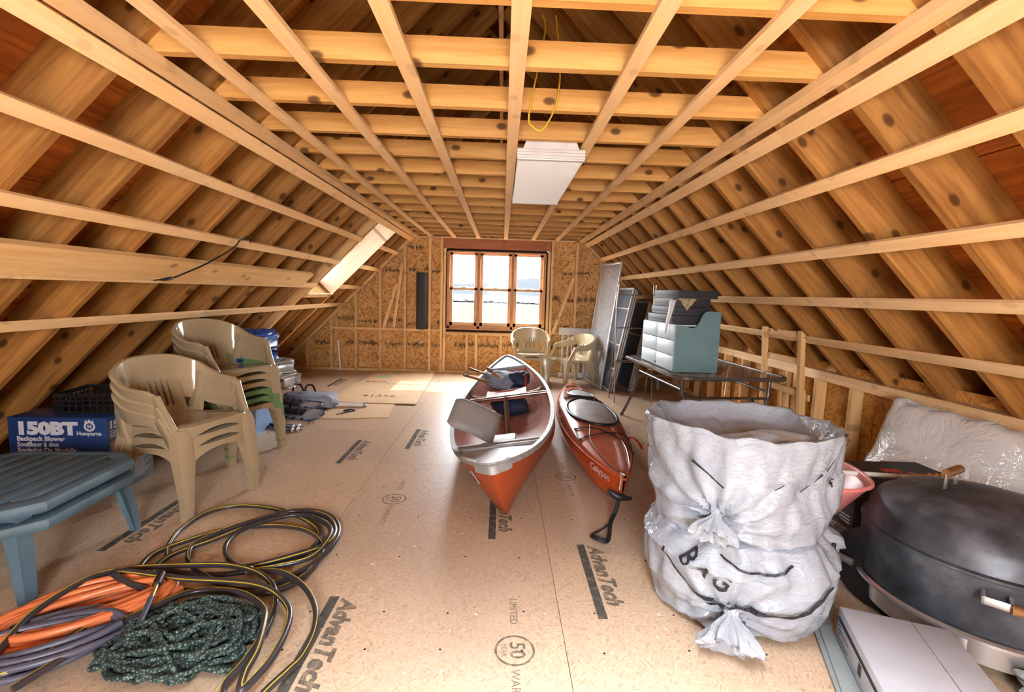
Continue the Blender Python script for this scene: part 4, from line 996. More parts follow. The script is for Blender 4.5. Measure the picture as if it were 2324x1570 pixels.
class Bag:
    """surface r(theta, v): profile (r,z) table along v, folded and gathered at a knot"""
    def __init__(s, prof_r, prof_z, knot, seed, fold=.012): s.pr, s.pz, s.k, s.seed, s.fold = prof_r, prof_z, knot, seed, fold
    def at(s, th, v, off=0):
        r = interp(s.pr, v); z = interp(s.pz, v); th = (th+PI) % (2*PI)-PI
        n1 = noise.noise((math.cos(th)*1.3+s.seed, math.sin(th)*1.3, v*2.0)); n2 = noise.noise((math.cos(th)*4+s.seed, math.sin(th)*4, v*5))
        n3 = 1-abs(noise.noise((math.cos(th)*6.5+s.seed, math.sin(th)*6.5+z*2.5, z*7+s.seed)))*2
        kt, kz, ka = s.k; dt = (th-kt+PI) % (2*PI)-PI; dx, dz = dt*r, z-kz; d = math.hypot(dx, dz); ang = math.atan2(dz, dx)
        g = math.exp(-d/.26)
        out = .035*n1+.012*n2+s.fold*n3*1.3 + ka*g*(.9*math.cos(ang*13+n1*4)*.017*min(1, d/.05)) - .045*math.exp(-(d/.09)**2)
        rr = max(.001, r*(1+.35*n1*.12)+out+off)
        return Vector((rr*math.cos(th), rr*math.sin(th), max(.002, z+.018*n2*(r/.3))))
    def mesh(s, nt=150, nv=70): return MB().grid(lambda u, v: s.at(2*PI*u, v), nt, nv)
def weld(o, d=1e-4, sharp=70):
    bm = bmesh.new(); bm.from_mesh(o.data); bmesh.ops.remove_doubles(bm, verts=bm.verts, dist=d); bmesh.ops.recalc_face_normals(bm, faces=bm.faces); bm.to_mesh(o.data); bm.free(); smooth(o.data, sharp); return o
def wrap_print(bag, me, th0, v0, ch, parent, name='bag_print', ccw=1):
    """lay a flat mesh (metres) onto the bag around (th0, v0)"""
    for vv in me.vertices:
        r = interp(bag.pr, v0); vv.co = bag.at(th0+vv.co.x/r, v0+vv.co.y/ch, .016)
    me.materials.clear(); me.materials.append(M['ink']); return mobj(name, me, None, parent)
def textmesh(s, size, bold=.003, xs=1, rot=0):
    o = text('tmp', s, size, M['ink'], Matrix(), None, 'CENTER', xs, 0, bold); me = o.data; bpy.data.objects.remove(o)
    bm = bmesh.new(); bm.from_mesh(me); bmesh.ops.subdivide_edges(bm, edges=bm.edges, cuts=2); bmesh.ops.triangulate(bm, faces=bm.faces); bmesh.ops.subdivide_edges(bm, edges=bm.edges, cuts=2); bm.to_mesh(me); bm.free()
    me.transform(RZ(rot)); return me
def arcmesh(rx, ry, a0, a1, w_=.010, n=40):
    m = MB(); rs = []
    for i in range(n+1):
        a = R(lerp(a0, a1, i/n)); rs.append([(rx*math.cos(a), ry*math.sin(a), 0), ((rx+w_)*math.cos(a), (ry+w_)*math.sin(a), 0)])
    return m.rings(rs, closed=False).mesh('arc')
CAMD = -PI/2-.33       # direction of the viewer seen from the bags
lowbag = Bag([(0, .02), (.05, .22), (.12, .33), (.35, .385), (.62, .375), (.82, .30), (.93, .15), (1, .001)], [(0, .004), (.05, .006), (.12, .03), (.35, .15), (.62, .30), (.82, .385), (.93, .40), (1, .40)], (CAMD-.12, .11, 1.2), 2.0, .009)
bl = empty('plastic_bag', (1.07, 1.97, 0), label='lower clear plastic bag, large oval print reading BAG, squashed under the other', cat='bag', group='stacked plastic bags')
weld(lowbag.mesh().build('film', M['plastic'], bl))
upbag = Bag([(0, .02), (.06, .25), (.14, .34), (.32, .375), (.55, .372), (.70, .380), (.765, .372), (.80, .35), (.86, .30), (.93, .16), (1, .001)], [(0, .35), (.06, .352), (.14, .38), (.32, .50), (.55, .66), (.70, .79), (.765, .818), (.80, .815), (.86, .735), (.93, .70), (1, .72)], (CAMD-.32, .47, 1.6), 5.0, .008)
bu = empty('plastic_bag', (1.085, 2.02, 0), label='upper clear plastic bag with a hollowed top, resting on the other bag', cat='bag', group='stacked plastic bags')
weld(upbag.mesh().build('film', M['plastic'], bu))
# a slack flap of film standing up in the hollow top
fl2 = MB().grid(lambda u, v: (-.25+.55*u+.02*math.sin(v*9), -.24-.02*math.sin(u*7)+.22*v*(1-v*.4), .775+.055*math.sin(PI*u)**.8*math.sin(PI*min(1, v*1.15))-.05*v+.012*noise.noise((u*6, v*5, 2))), 40, 18).build('slack_flap', M['plastic2'], bu, 70)
# tied knots
def knot(parent, bag, th, v, sc, drop=.75):
    c_ = bag.at(th, v, .012); d = Vector((math.cos(th), math.sin(th), -drop)).normalized(); u = Vector((-math.sin(th), math.cos(th), 0)); w_ = d.cross(u); m = MB(); rs = []; nn = 72
    for i, (t, r) in enumerate(((-.15, .045), (-.05, .026), (.05, .020), (.15, .026), (.35, .045), (.6, .068), (.85, .085), (1.0, .092), (.93, .07), (.7, .04))):
        row = []
        for j in range(nn):
            a = 2*PI*j/nn; pl_ = 1+(.10+.035*i)*math.sin(a*13+i*.35)*.6+.35*noise.noise((math.cos(a)*1.6, math.sin(a)*1.6, i*.35+sc*3))
            row.append(c_+d*(t*.13*sc*(1+.25*noise.noise((math.cos(a)*2, math.sin(a)*2, sc))))+(u*math.cos(a)*1.15+w_*math.sin(a)*.6)*r*sc*pl_)
        rs.append(row)
    for row in rs:
        for p in row: p.z = max(p.z, .004)
    m.rings(rs, cap0=True).build('tied_knot', M['plastic2'], parent, 60)
knot(bu, upbag, CAMD-.32, .29, .8); knot(bl, lowbag, CAMD-.12, .31, 1.0)
wrap_print(lowbag, arcmesh(.29, .14, 180, 345, .011), CAMD-.02, .68, .55, bl)
wrap_print(lowbag, arcmesh(.12, .05, 200, 330, .006), CAMD+.12, .80, .55, bl)
for ch_, dx, dy, ro in (('B', -.215, .00, -48), ('A', -.155, -.045, -36), ('G', -.085, -.075, -20)):
    me = textmesh(ch_, .085, .0014, 1, ro); me.transform(T(dx, dy, 0)); wrap_print(lowbag, me, CAMD-.02, .66, .55, bl)
for a, b in ((-.36, .40), (-.1, .42)):
    wrap_print(lowbag, MB().rings([[(x*.02, 0, 0), (x*.02+.004, .008, 0)] for x in range(6)], closed=False).mesh('dash'), CAMD+a, b, .55, bl)
for dx, dy, L, ro in ((.10, .02, .05, 38), (.17, .06, .05, 42), (.22, .10, .04, 45), (-.02, .03, .045, 40), (-.31, .10, .10, -30), (-.24, .06, .06, -28)):
    me = MB().add([(0, 0, 0), (L, 0, 0), (L, .008, 0), (0, .008, 0)], [(0, 1, 2, 3)]).mesh('dash'); me.transform(T(dx, dy, 0) @ RZ(ro)); wrap_print(upbag, me, CAMD+.25, .46, .75, bu)
me = textmesh('P', .075, .0012, 1, 62); me.transform(T(.30, .02, 0)); wrap_print(upbag, me, CAMD+.25, .47, .75, bu)
me = textmesh('Y5', .07, .0012, 1, 70); me.transform(T(.37, .18, 0)); wrap_print(upbag, me, CAMD+.25, .5, .75, bu)
# end of another bag poking out on the right
bt = empty('plastic_bag', (1.47, 2.03, .27), label='knotted white bag end poking out right of the stacked bags', cat='bag')
o = blob('film', M['plastic2'], (0, 0, 0), (.13, .07, .055), (0, R(12), R(-14)), .2, 3, 4, parent=bt, wr=.12)
for q in range(5): MB().box(-.06+q*.03, -.045+q*.03, -.078, -.072, -.02+.012*(q % 2), -.008+.012*(q % 3), RZ(-14)).build('bag_print', M['ink'], bt)
# ------------------------------------------------------------------ smoker grill
def mottled_enamel(name):
    k = N(name); c = k.coords((1, 1, 1), False); n1 = k.noise(c, 3.2, 5, .62); n2 = k.noise(c, 9, 4)
    col = k.ramp(k.math('ADD', k.math('MULTIPLY', n1, .75), k.math('MULTIPLY', n2, .25)), [(.36, srgb(26, 28, 32)), (.5, srgb(66, 70, 78)), (.68, srgb(116, 122, 132))])  # noise mottles the near-black enamel with blue-grey patches
    k.set(Base_Color=col, Roughness=.42, Metallic=.25); return k.m
M['mottled_black'] = mottled_enamel('mottled_black_enamel')
gr = empty('smoker_grill', (2.025, 1.80, 0), R(20), 'round black smoker grill with domed lid on a silver base', 'grill')
MB().lathe([(.30, .15), (.36, .15), (.39, .158), (.396, .18), (.396, .375), (.402, .38), (.402, .39), (.393, .393)], 56).build('drum', M['mottled_black'], gr, 40)
MB().lathe([(.390, .385), (.384, .393), (.374, .45), (.35, .498), (.29, .538), (.20, .563), (.10, .576), (.0001, .578)], 56).build('lid', M['mottled_black'], gr, 50)
MB().lathe([(.402, .138), (.41, .143), (.41, .155), (.398, .162)], 56, cap=False).build('silver_rim', M['alu'], gr, 50)
MB().lathe([(.375, .14), (.372, .05)], 56, cap=False).build('base_ring', M['alu'], gr, 50)
for a in (20, 110, 200, 290):
    MB().bbox(-.018, .018, -.006, .006, 0, .145, .003, RZ(a) @ T(0, -.38, 0)).build('base_leg', M['alu'], gr, 40)
hl = MB().bbox(-.010, .010, -.004, .004, 0, .075, .002, T(-.085, .10, .56)).bbox(-.010, .010, -.004, .004, 0, .07, .002, T(.01, .11, .56)).build('lid_bracket', M['alu'], gr, 40)
MB().tube([(-.09, .10, .638), (.03, .11, .642)], .018, 10).build('lid_handle', M['paddlegrip'], gr, 60)
sh_ = RZ(-64)
MB().bbox(-.012, .07, -.455, -.447, .315, .345, .003, sh_).bbox(-.012, .0, -.455, -.385, .315, .345, .003, sh_).bbox(.058, .07, -.455, -.385, .315, .345, .003, sh_).build('side_bracket', M['alu'], gr, 40)
MB().tube([(.06, -.46, .33), (.17, -.43, .33)], .016, 10, M=sh_).build('side_handle', M['paddlegrip'], gr, 60)
wp = MB().tube([(1.42, 2.22, .515), (2.62, 2.26, .44)], .012, 10).build('white_pole', M['oldwhite'], None, 60); tag(wp, 'long off-white pole lying across behind the grill lid', 'pole')
# ------------------------------------------------------------------ boxes near the grill
hb = empty('heater_box', (2.19, 2.47, 0), 0, 'dark printed heater carton standing behind the black grill', 'box')
M['darkcard'] = plain('dark_brown_card', srgb(92, 78, 76), .5, var=.06)
M['blackcard'] = plain('black_card', srgb(36, 32, 34), .5)
M['orange_ink'] = plain('orange_ink', srgb(240, 160, 50), .5); M['red_ink'] = plain('red_ink', srgb(204, 40, 32), .5); M['white_ink'] = plain('white_ink', srgb(226, 222, 220), .5)
MB().bbox(-.29, .29, -.15, .12, 0, .43, .003).build('carton', M['darkcard'], hb, 40)
MB().box(-.285, .285, -.145, .115, .4302, .4305).build('top_panel', M['blackcard'], hb)
MB().box(-.06, .045, -.145, .0, .4306, .4308).build('red_panel', M['red_ink'], hb)
text('title_print', 'BIG', .085, M['blackcard'], T(-.055, -.11, .431), hb, bold=.003); text('title_print', 'Buddy', .085, M['orange_ink'], T(.055, -.11, .431), hb, bold=.003)
text('small_print', 'Portable', .04, M['white_ink'], T(-.24, -.08, .431), hb)
lf = frame((-.2915, .12, 0), (0, -1, 0), (0, 0, 1), (-1, 0, 0))      # left side of the carton
pm_ = MB()
for q in range(9): pm_.box(.02, .16-.02*(q % 3 == 2), .245-q*.018, .252-q*.018, 0, .0004)
for q in range(5): pm_.box(.175, .25, .20-q*.018, .207-q*.018, 0, .0004)
tag(pm_.build('text_lines', M['white_ink'], hb, M=lf), kind='stuff')
MB().box(.13, .265, .365, .415, 0, .0004).build('red_panel', M['red_ink'], hb, M=lf)
for x0, z0 in ((.06, .30), (.11, .27), (.17, .29)): MB().box(x0, x0+.045, z0, z0+.055, 0, .0006).build('photo_print', M['flyer'], hb, M=lf)
wbx = empty('white_carton', (1.479, 1.498, 0), R(-21), 'white carton with black stripe lying in front of the grill', 'box')
M['whitecard'] = plain('white_card', srgb(186, 190, 200), .5, var=.04, scale=14)
MB().bbox(-.17, .18, -.34, .14, 0, .15, .003).build('carton', M['whitecard'], wbx, 40)
MB().box(-.1706, -.1702, -.33, .13, .10, .118).build('black_stripe', M['blackcard'], wbx)
pm_ = MB()
for q in range(4): pm_.box(-.1706, -.1702, .10-.09*(q % 2), .125, .085-q*.016, .089-q*.016)
pm_.box(-.1706, -.1702, -.12, -.09, .05, .095).box(-.1706, -.1702, -.33, .13, .016, .018)
pm_.build('side_print', M['print'], wbx)
pm_ = MB().box(.06, .062, -.34, .14, .1502, .1505); pm_.build('tape_seam', M['print'], wbx)
gb = MB().prism([(1.245, 1.30), (1.15, 1.34), (1.33, 1.78), (1.46, 1.93), (1.52, 1.90), (1.38, 1.72)], 0, .016).prism([(1.20, 1.32), (1.16, 1.335), (1.345, 1.76), (1.38, 1.745)], .016, .024).build('grey_board', plain('grey_board', srgb(150, 158, 158), .6), None, 40); tag(gb, 'grey flat board on the floor under the white carton', 'board')
gt = blob('clear_wrap', M['plastic2'], (1.98, 1.36, .05), (.13, .16, .05), (0, 0, R(30)), .3, 2.5, 21, wr=.2); tag(gt, 'crumpled pale wrapping lying right of the white carton', 'wrapping')
# ------------------------------------------------------------------ foil wrapped panel
def foil():
    k = N('crinkled_foil'); c = k.coords((1, 1, 1), False); r_ = k.math('ABSOLUTE', k.math('SUBTRACT', k.noise(c, 4, 5, .6, dist=1.0), .5)); r2 = k.ramp(r_, [(0, (1, 1, 1)), (.1, (0, 0, 0))])
    k.set(Base_Color=(.80, .82, .83, 1), Metallic=.2, Roughness=.24); k.bump(k.math('ADD', r2, k.math('MULTIPLY', k.noise(c, 10, 2), .5)), .25, .012); return k.m
M['foil'] = foil()
def fslab(u, v, side):
    y, z = lerp(-.75, .72, u), lerp(0, .74, v); e = max(abs(2*u-1), abs(2*v-1)); t = .06*max(0, 1-e**10)**.5
    edge = sm((e-.84)/.16); n_ = noise.noise((y*9, z*9, side*3))*.016*(.25+edge*1.2)+noise.noise((y*2, z*2, side))*.012
    sk = .055*(1-v)
    return (side*t+n_-.0, y+sk+.015*edge*noise.noise((z*12, y*3, 1)), z+.02*edge*noise.noise((y*10, 4, z)))
fp = MB().grid(lambda u, v: fslab(u, v, -1), 60, 34).grid(lambda u, v: fslab(u, v, 1), 30, 17)
fo_ = weld(fp.build('foil_panel', M['foil'], None), 1e-4, 50); fo_.matrix_world = T(2.40, 2.20, .03) @ RY(15); tag(fo_, 'silver foil-wrapped insulation panel leaning on the knee wall', 'insulation panel')
# ------------------------------------------------------------------ left side: plank, bungee, cartons
pk = board('loose_plank', 6.3, .185, .035, frame((1.445-CL, -1.0, 1.445), (0, 1, 0), (s2, 0, s2), (s2, 0, -s2)) @ T(0, 0, -.0), M['lumber'], None)
tag(pk, 'wide pale plank lying along the left slope on the strapping', 'plank')
bg_ = empty('bungee_cord', (0, 0, 0), label='black bungee cord with hooks hanging from the left strapping over the plank', cat='bungee cord')
bx0 = lambda z, d=.0: z-CL+d
MB().tube(cr([(bx0(1.665, .05), 3.50, 1.665), (bx0(1.62, .06), 3.46, 1.60), (bx0(1.50, .09), 3.30, 1.48), (bx0(1.40, .10), 3.10, 1.375)], 6), .0055, 8).build('elastic', M['black'], bg_, 60)
MB().tube(cr([(bx0(1.66, .05), 3.50, 1.66), (bx0(1.70, .05), 3.54, 1.70), (bx0(1.70, .05), 3.60, 1.70), (bx0(1.68, .05), 3.61, 1.66)], 4), .004, 6).build('hook', M['black'], bg_, 60)
MB().tube(cr([(bx0(1.40, .10), 3.10, 1.375), (bx0(1.40, .10), 3.03, 1.365), (bx0(1.38, .08), 2.98, 1.355)], 4), [.006, .010, .011, .011, .010, .008, .005, .004, .004], 8).build('hook', M['black'], bg_, 60)
# blower carton
M['navycard'] = plain('navy_card', srgb(32, 58, 108), .4, var=.06, scale=4)
M['silver_ink'] = plain('silver_ink', srgb(204, 204, 212), .45)
hbx = empty('blower_carton', (-2.70, 3.03, 0), R(2), 'navy blue blower carton with large white lettering under the black crate', 'box')
MB().bbox(-.31, .27, -.18, .20, 0, .50, .003).build('carton', M['navycard'], hbx, 40)
ff = frame((-.31, -.1808, 0), (1, 0, 0), (0, 0, 1), (0, -1, 0))
text('model_print', '150BT', .105, M['silver_ink'], ff @ T(.045, .395, 0), hbx, bold=.007, xs=1.28)
for q, s_ in enumerate(('Backpack Blower', 'Souffleur à dos', 'Soplador De Mochila')): text('name_print', s_, .040, M['silver_ink'], ff @ T(.048, .352-q*.036, 0), hbx, bold=.0018)
text('brand_print', 'Husqvarna', .034, M['silver_ink'], ff @ T(.40, .390, 0), hbx, bold=.001)
lg = MB(); n = 32; cxl, czl = .478, .452
def lr(a):
    return .030
lg.rings([[(cxl+r*1.05*math.cos(2*PI*j/n), czl-.006+r*math.sin(2*PI*j/n), 0) for j in range(n)] for r in (.021, .032)])
for dx in (-.019, 0, .019): lg.add([(cxl+dx-.007, czl+.022-abs(dx)*.25, 0), (cxl+dx+.007, czl+.022-abs(dx)*.25, 0), (cxl+dx+.006, czl+.036-abs(dx)*.25, 0), (cxl+dx-.006, czl+.036-abs(dx)*.25, 0)], [(0, 1, 2, 3)])
lg.build('logo_print', M['silver_ink'], hbx, M=ff); text('logo_print', 'H', .034, M['silver_ink'], ff @ T(cxl, czl-.018, 0), hbx, 'CENTER', bold=.0015)
fr_ = frame((.2708, -.18, 0), (0, 1, 0), (0, 0, 1), (1, 0, 0))
MB().box(.005, .375, .0, .47, 0, .0004).build('side_panel', M['blackbox2'], hbx, M=fr_)
text('model_print', '150', .07, M['silver_ink'], fr_ @ T(.015, .425, .0006), hbx, bold=.003)
MB().box(.02, .17, .22, .34, .0004, .0008).build('photo_print', plain('photo_print', srgb(150, 110, 104), .5, var=.3, scale=14), hbx, M=fr_); MB().box(.20, .33, .25, .37, .0004, .0008).build('photo_print', M['blackcard'], hbx, M=fr_)
pm_ = MB()
for q in range(18): pm_.box(.02, .17-.02*(q % 3), .405-.012*q if q < 4 else .20-.012*(q-4), .409-.012*q if q < 4 else .204-.012*(q-4), .0004, .0008)
for q in range(16): pm_.box(.20, .35-.02*(q % 4), .22-.012*q, .224-.012*q, .0004, .0008)
tag(pm_.build('text_lines', M['silver_ink'], hbx, M=fr_), kind='stuff')
# black plastic crate of lattice walls on the carton
M['crate'] = plain('black_crate', srgb(26, 26, 28), .35)
cr_ = empty('plastic_crate', (-2.60, 3.10, .501), R(10), 'black lattice plastic crate sitting on the blue carton', 'crate')
W, L, H = .21, .15, .13
MB().box(-W, W, -L, L, 0, .006).build('crate_floor', M['crate'], cr_)
def lattice(half, nm, Mx):
    m = MB()
    for z0, z1 in ((0, .018), (.05, .058), (.082, .090), (H-.022, H)): m.box(-half, half, -.004, .004, z0, z1)
    k = int(half*2/.035)
    for q in range(k+1):
        x = -half+2*half*q/k; m.box(x-.005, x+.005, -.004, .004, 0, H)
    m.build(nm, M['crate'], cr_, M=Mx)
lattice(W, 'crate_wall', T(0, -L, 0)); lattice(W, 'crate_wall', T(0, L, 0)); lattice(L, 'crate_wall', T(-W, 0, 0) @ RZ(90)); lattice(L, 'crate_wall', T(W, 0, 0) @ RZ(90))
MB().box(-W-.008, W+.008, -L-.008, -L+.006, H-.006, H).box(-W-.008, W+.008, L-.006, L+.008, H-.006, H).box(-W-.008, -W+.006, -L, L, H-.006, H).box(W-.006, W+.008, -L, L, H-.006, H).build('crate_rim', M['crate'], cr_)
# clear bin under the blue tables
M['clearbin'] = meshmat('cloudy_bin', srgb(214, 200, 206), .45)
cb = empty('storage_bin', (-2.64, 2.60, 0), R(-12), 'cloudy clear storage bin on the floor behind the blue tables', 'bin')
MB().rings([rr for rr in ([(x*.9, y*.9, .004) for x, y in rrect(.22, .17, .03, 3)], [(x, y, .26) for x, y in rrect(.22, .17, .03, 3)])]).build('bin_body', M['clearbin'], cb, 40)
MB().prism(rrect(.235, .185, .03, 3), .26, .285).build('bin_lid', M['clearbin'], cb)
blob('bin_contents', plain('orange_contents', srgb(226, 130, 92), .7, var=.3, scale=12), (0, 0, .12), (.17, .12, .10), amp=.2, parent=cb)
# ------------------------------------------------------------------ two stacked blue resin tables
M['bluetable'] = plain('weathered_blue_resin', srgb(88, 114, 130), .5, var=.16, scale=6, bump=.05)
def low_table(z, label, legs_ext):
    r = empty('resin_table', (-2.275, 2.125, z), R(3), label, 'table', 'stacked blue resin tables')
    hx, hy, c_ = .39, .37, .12
    oct_ = [(hx-c_, hy), (-hx+c_, hy), (-hx, hy-c_), (-hx, -hy+c_), (-hx+c_, -hy), (hx-c_, -hy), (hx, -hy+c_), (hx, hy-c_)]
    sc = lambda k: [(x*k, y*k) for x, y in oct_]
    rs = []
    for k, zz in ((.95, .292), (.985, .298), (1.0, .312), (1.0, .328), (.985, .342), (.95, .347), (.84, .347), (.82, .341)): rs.append([(x, y, zz) for x, y in sc(k)])
    MB().rings(rs, cap1=False).build('apron', M['bluetable'], r, 35)
    nsl = 8; wdt = .70/nsl
    for q in range(nsl):
        x0 = -.35*.92+q*(.644/nsl); x1 = x0+.644/nsl-.014; xm = (abs(x0)+abs(x1))/2; ye = .305 if xm < .20 else .305-(xm-.20)*.8
        MB().bbox(x0, x1, -ye, ye, .327, .347, .005).build('slat', M['bluetable'], r, 40)
    MB().prism(sc(.83), .318, .332).build('deck', M['bluetable'], r)
    for sx in (-1, 1):
        for sy in (-1, 1):
            m = MB(); rs = []
            for zz, w_ in ((-z if legs_ext else -.02, .030), (.08, .036), (.295, .046)):
                ox = .055*(1-max(0, zz)/.295); x, y = sx*(.275+ox), sy*(.285+ox*.6)
                rs.append([(x-sx*w_, y-sy*.004, zz), (x+sx*w_*.4, y-sy*.0, zz), (x+sx*w_*.6, y+sy*.012, zz), (x+sx*.004+sx*w_*.6, y-sy*w_*1.2, zz), (x+sx*w_*.25, y-sy*w_*.6, zz), (x-sx*w_*.4, y-sy*.028, zz)])
            m.rings(rs, cap0=True, cap1=True).build('leg', M['bluetable'], r, 35)
    return r
low_table(0.0, 'lower blue resin table, its legs standing on the floor', True)
low_table(.078, 'upper blue resin table with grooved top, nested on the other', True)
# ------------------------------------------------------------------ tarps, blue bin, snowshoes, bag, poles
M['bluetarp'] = plain('blue_tarp', srgb(24, 84, 170), .35, var=.3, scale=3, bump=.4)
M['greytarp'] = plain('silver_grey_tarp', srgb(156, 148, 140), .38, var=.2, scale=5, bump=.4)
M['bluebin'] = plain('pale_blue_bin', srgb(140, 172, 214), .4)
bb = empty('blue_bin', (-2.43, 4.34, 0), R(2), 'pale blue plastic bin under the folded tarps', 'bin')
MB().rings([[(x*.92, y*.92, .0) for x, y in rrect(.26, .27, .04, 4)], [(x, y, .36) for x, y in rrect(.26, .27, .04, 4)], [(x*1.05, y*1.04, .36) for x, y in rrect(.26, .27, .04, 4)], [(x*1.05, y*1.04, .39) for x, y in rrect(.26, .27, .04, 4)]], cap0=True, cap1=True).build('bin_body', M['bluebin'], bb, 40)
MB().bbox(.27, .29, -.08, .08, .30, .34, .004).build('bin_handle', M['black'], bb, 40)
def tarp(name, mat, loc, size, layers, label, rz, seed, hem):
    r = empty(name, loc, R(rz), label, 'tarp'); z = 0
    for i in range(layers):
        h_ = size[2]/layers; sx = size[0]*(1-.05*((i*7+seed) % 3)); sy = size[1]*(1-.05*((i*5+seed) % 3))
        o = blob('tarp_fold', mat, (random.uniform(-.02, .02), random.uniform(-.02, .02), z+h_*.5), (sx, sy, h_*.62), (0, 0, R(random.uniform(-5, 5))), .16, 2.6, seed+i, 46, 26, r, .42, 60, .34); z += h_
        pts = [(sx*math.copysign(abs(math.cos(a))**.4, math.cos(a))*1.0, sy*math.copysign(abs(math.sin(a))**.4, math.sin(a))*1.0, z-h_*.5+.035*noise.noise((a*2.1, i, seed))) for a in [2*PI*q/40 for q in range(13, 30)]]
        if hem and i % 2 == 0: MB().tube([(-x, -y, zz) for x, y, zz in pts], .004, 5).build('hem', M['greyfab'], r, 60)
    return r
tarp('folded_tarp', M['bluetarp'], (-2.60, 4.46, .395), (.38, .27, .0), 1, '', 0, 1, 0) if False else None
tarp('folded_tarp', M['greytarp'], (-2.20, 4.38, .392), (.25, .24, .25), 2, 'crumpled silver-grey tarp beside the blue one on the bin', -8, 4, True)
tarp('folded_tarp', M['bluetarp'], (-2.40, 4.30, .56), (.30, .27, .36), 2, 'folded bright blue tarp on top of the pale blue bin', -4, 9, True)
# snowshoes
M['shoeframe'] = plain('snowshoe_frame', srgb(96, 104, 120), .35, .6); M['shoedeck'] = plain('snowshoe_deck', srgb(176, 176, 180), .5, var=.12, scale=12)
def snowshoe(loc, rot, label):
    r = empty('snowshoe', loc, rot=rot, label=label, cat='snowshoe', group='snowshoes on the floor')
    out = cr([(-.40, 0, 0), (-.33, .045, 0), (-.05, .095, 0), (.20, .105, .004), (.33, .075, .02), (.38, 0, .035), (.33, -.075, .02), (.20, -.105, .004), (-.05, -.095, 0), (-.33, -.045, 0)], 5, True)
    MB().tube(out, .010, 8, closed=True).build('frame', M['shoeframe'], r, 60)
    MB().add([(p.x, p.y, p.z) for p in out], [tuple(range(len(out)))]).build('deck', M['shoedeck'], r)
    m = MB()
    for q in range(6): m.box(-.24+q*.10, -.22+q*.10, .075, .115, -.012, .012).box(-.24+q*.10, -.22+q*.10, -.115, -.075, -.012, .012)
    m.build('lacing_clips', M['black'], r)
    MB().bbox(-.12, .14, -.045, .045, .012, .03, .005).build('binding_plate', M['black'], r, 40)
    for x in (-.10, .02, .10): MB().tube(cr([(x, -.05, .02), (x+.01, -.03, .06), (x+.01, .03, .062), (x, .05, .02)], 4), .010, 6, flat=.3).build('binding_strap', M['navy'], r, 60)
    return r
snowshoe((-2.14, 4.80, .035), (R(22), R(0), R(-18)), 'nearer snowshoe lying tilted on the floor by the blue bin')
snowshoe((-2.26, 4.98, .085), (R(12), R(2), R(-14)), 'farther snowshoe half hidden behind the nearer one')
gb2 = empty('gear_bag', (-2.12, 5.20, 0), R(-14), 'grey nylon gear bag with black straps behind the snowshoes', 'bag')
blob('bag_body', M['greyfab'], (0, 0, .085), (.30, .16, .085), amp=.22, fr=2, seed=6, parent=gb2, wr=.15)
for x in (-.24, -.08): MB().tube(cr([(x, 0, .13), (x-.02, .05, .22), (x+.05, .07, .23), (x+.12, .04, .13)], 5), .012, 6, flat=.3).build('bag_strap', M['black'], gb2, 60)
tp_lab = ['nearest trekking pole in the bundle lying on the floor', 'second trekking pole of the bundle on the floor', 'third trekking pole of the bundle on the floor', 'rearmost trekking pole of the bundle on the floor']
M['poleblue'] = plain('blue_grey_pole', srgb(120, 138, 176), .3, .6)
for q in range(4):
    r = empty('trekking_pole', (-2.50+.03*q, 4.44+.045*q, .014+.012*(q % 2)), rot=(0, 0, R(-17-3*q+(q % 2)*3)), label=tp_lab[q], cat='pole', group='trekking poles')
    MB().tube([(0, 0, 0), (.30, 0, 0), (.301, 0, 0), (.66-.05*(q % 2), 0, 0)], [.010, .010, .0075, .0075], 8).build('shaft', M['poleblue'] if q % 2 else M['steel'], r, 60)
    MB().lathe([(.010, 0), (.014, .01), (.014, .04), (.010, .05)], 8, frame((.28, 0, 0), (0, 1, 0), (0, 0, 1), (1, 0, 0))).build('clamp', M['black'], r)
    MB().lathe([(.006, 0), (.022, .01), (.006, .02)], 10, frame((.60-.05*(q % 2), 0, .004), (0, 1, 0), (0, 0, 1), (1, 0, 0))).build('basket', M['white_plastic'], r)
# ------------------------------------------------------------------ cardboard sheets and white tube
M['card'] = plain('corrugated_card', srgb(214, 182, 142), .75, var=.05, scale=6)
def cardsheet(name, pts, z0, t, label):
    m = MB(); n = len(pts); m.prism(pts, z0, z0+t); o = m.build(name, M['card']); return tag(o, label, 'cardboard')
c1 = cardsheet('cardboard_sheet', [(-1.86, 4.73), (-1.55, 4.745), (-1.17, 4.83), (-1.235, 5.5), (-2.0, 5.46)], .001, .008, 'smaller cardboard sheet lying half under the large one')
c2 = empty('cardboard_sheet', (0, 0, 0), label='large flattened cardboard box with printed numbers on the floor', cat='cardboard')
MB().prism([(-2.03, 5.41), (-1.55, 5.40), (-.975, 5.395), (-1.0, 5.95), (-1.02, 6.48), (-2.0, 6.46)], .011, .020).build('flap', M['card'], c2); MB().prism([(-2.0, 6.465), (-1.02, 6.485), (-1.035, 6.9), (-1.065, 7.58), (-1.95, 7.60)], .011, .020).build('flap', M['card'], c2)
M['cardink'] = plain('brown_ink', srgb(104, 84, 64), .7)
text('number_print', '41356', .17, M['cardink'], T(-1.72, 5.70, .0205), c2, bold=.002); text('pack_print', 'BACK', .12, M['cardink'], T(-1.93, 6.62, .0205), c2, bold=.004); 
cs_ = MB(); rs_ = random.Random(2)
for q in range(26):         # a bracketed word too worn to read
    x = -1.62+q*.018; h_ = .09 if q in (0, 25) else rs_.uniform(.03, .06); cs_.add([(x, 6.50, .0206), (x+.009, 6.50, .0206), (x+.009+h_*.3, 6.50+h_, .0206), (x+h_*.3, 6.50+h_, .0206)], [(0, 1, 2, 3)])
tag(cs_.build('worn_print', M['cardink'], c2), kind='stuff')
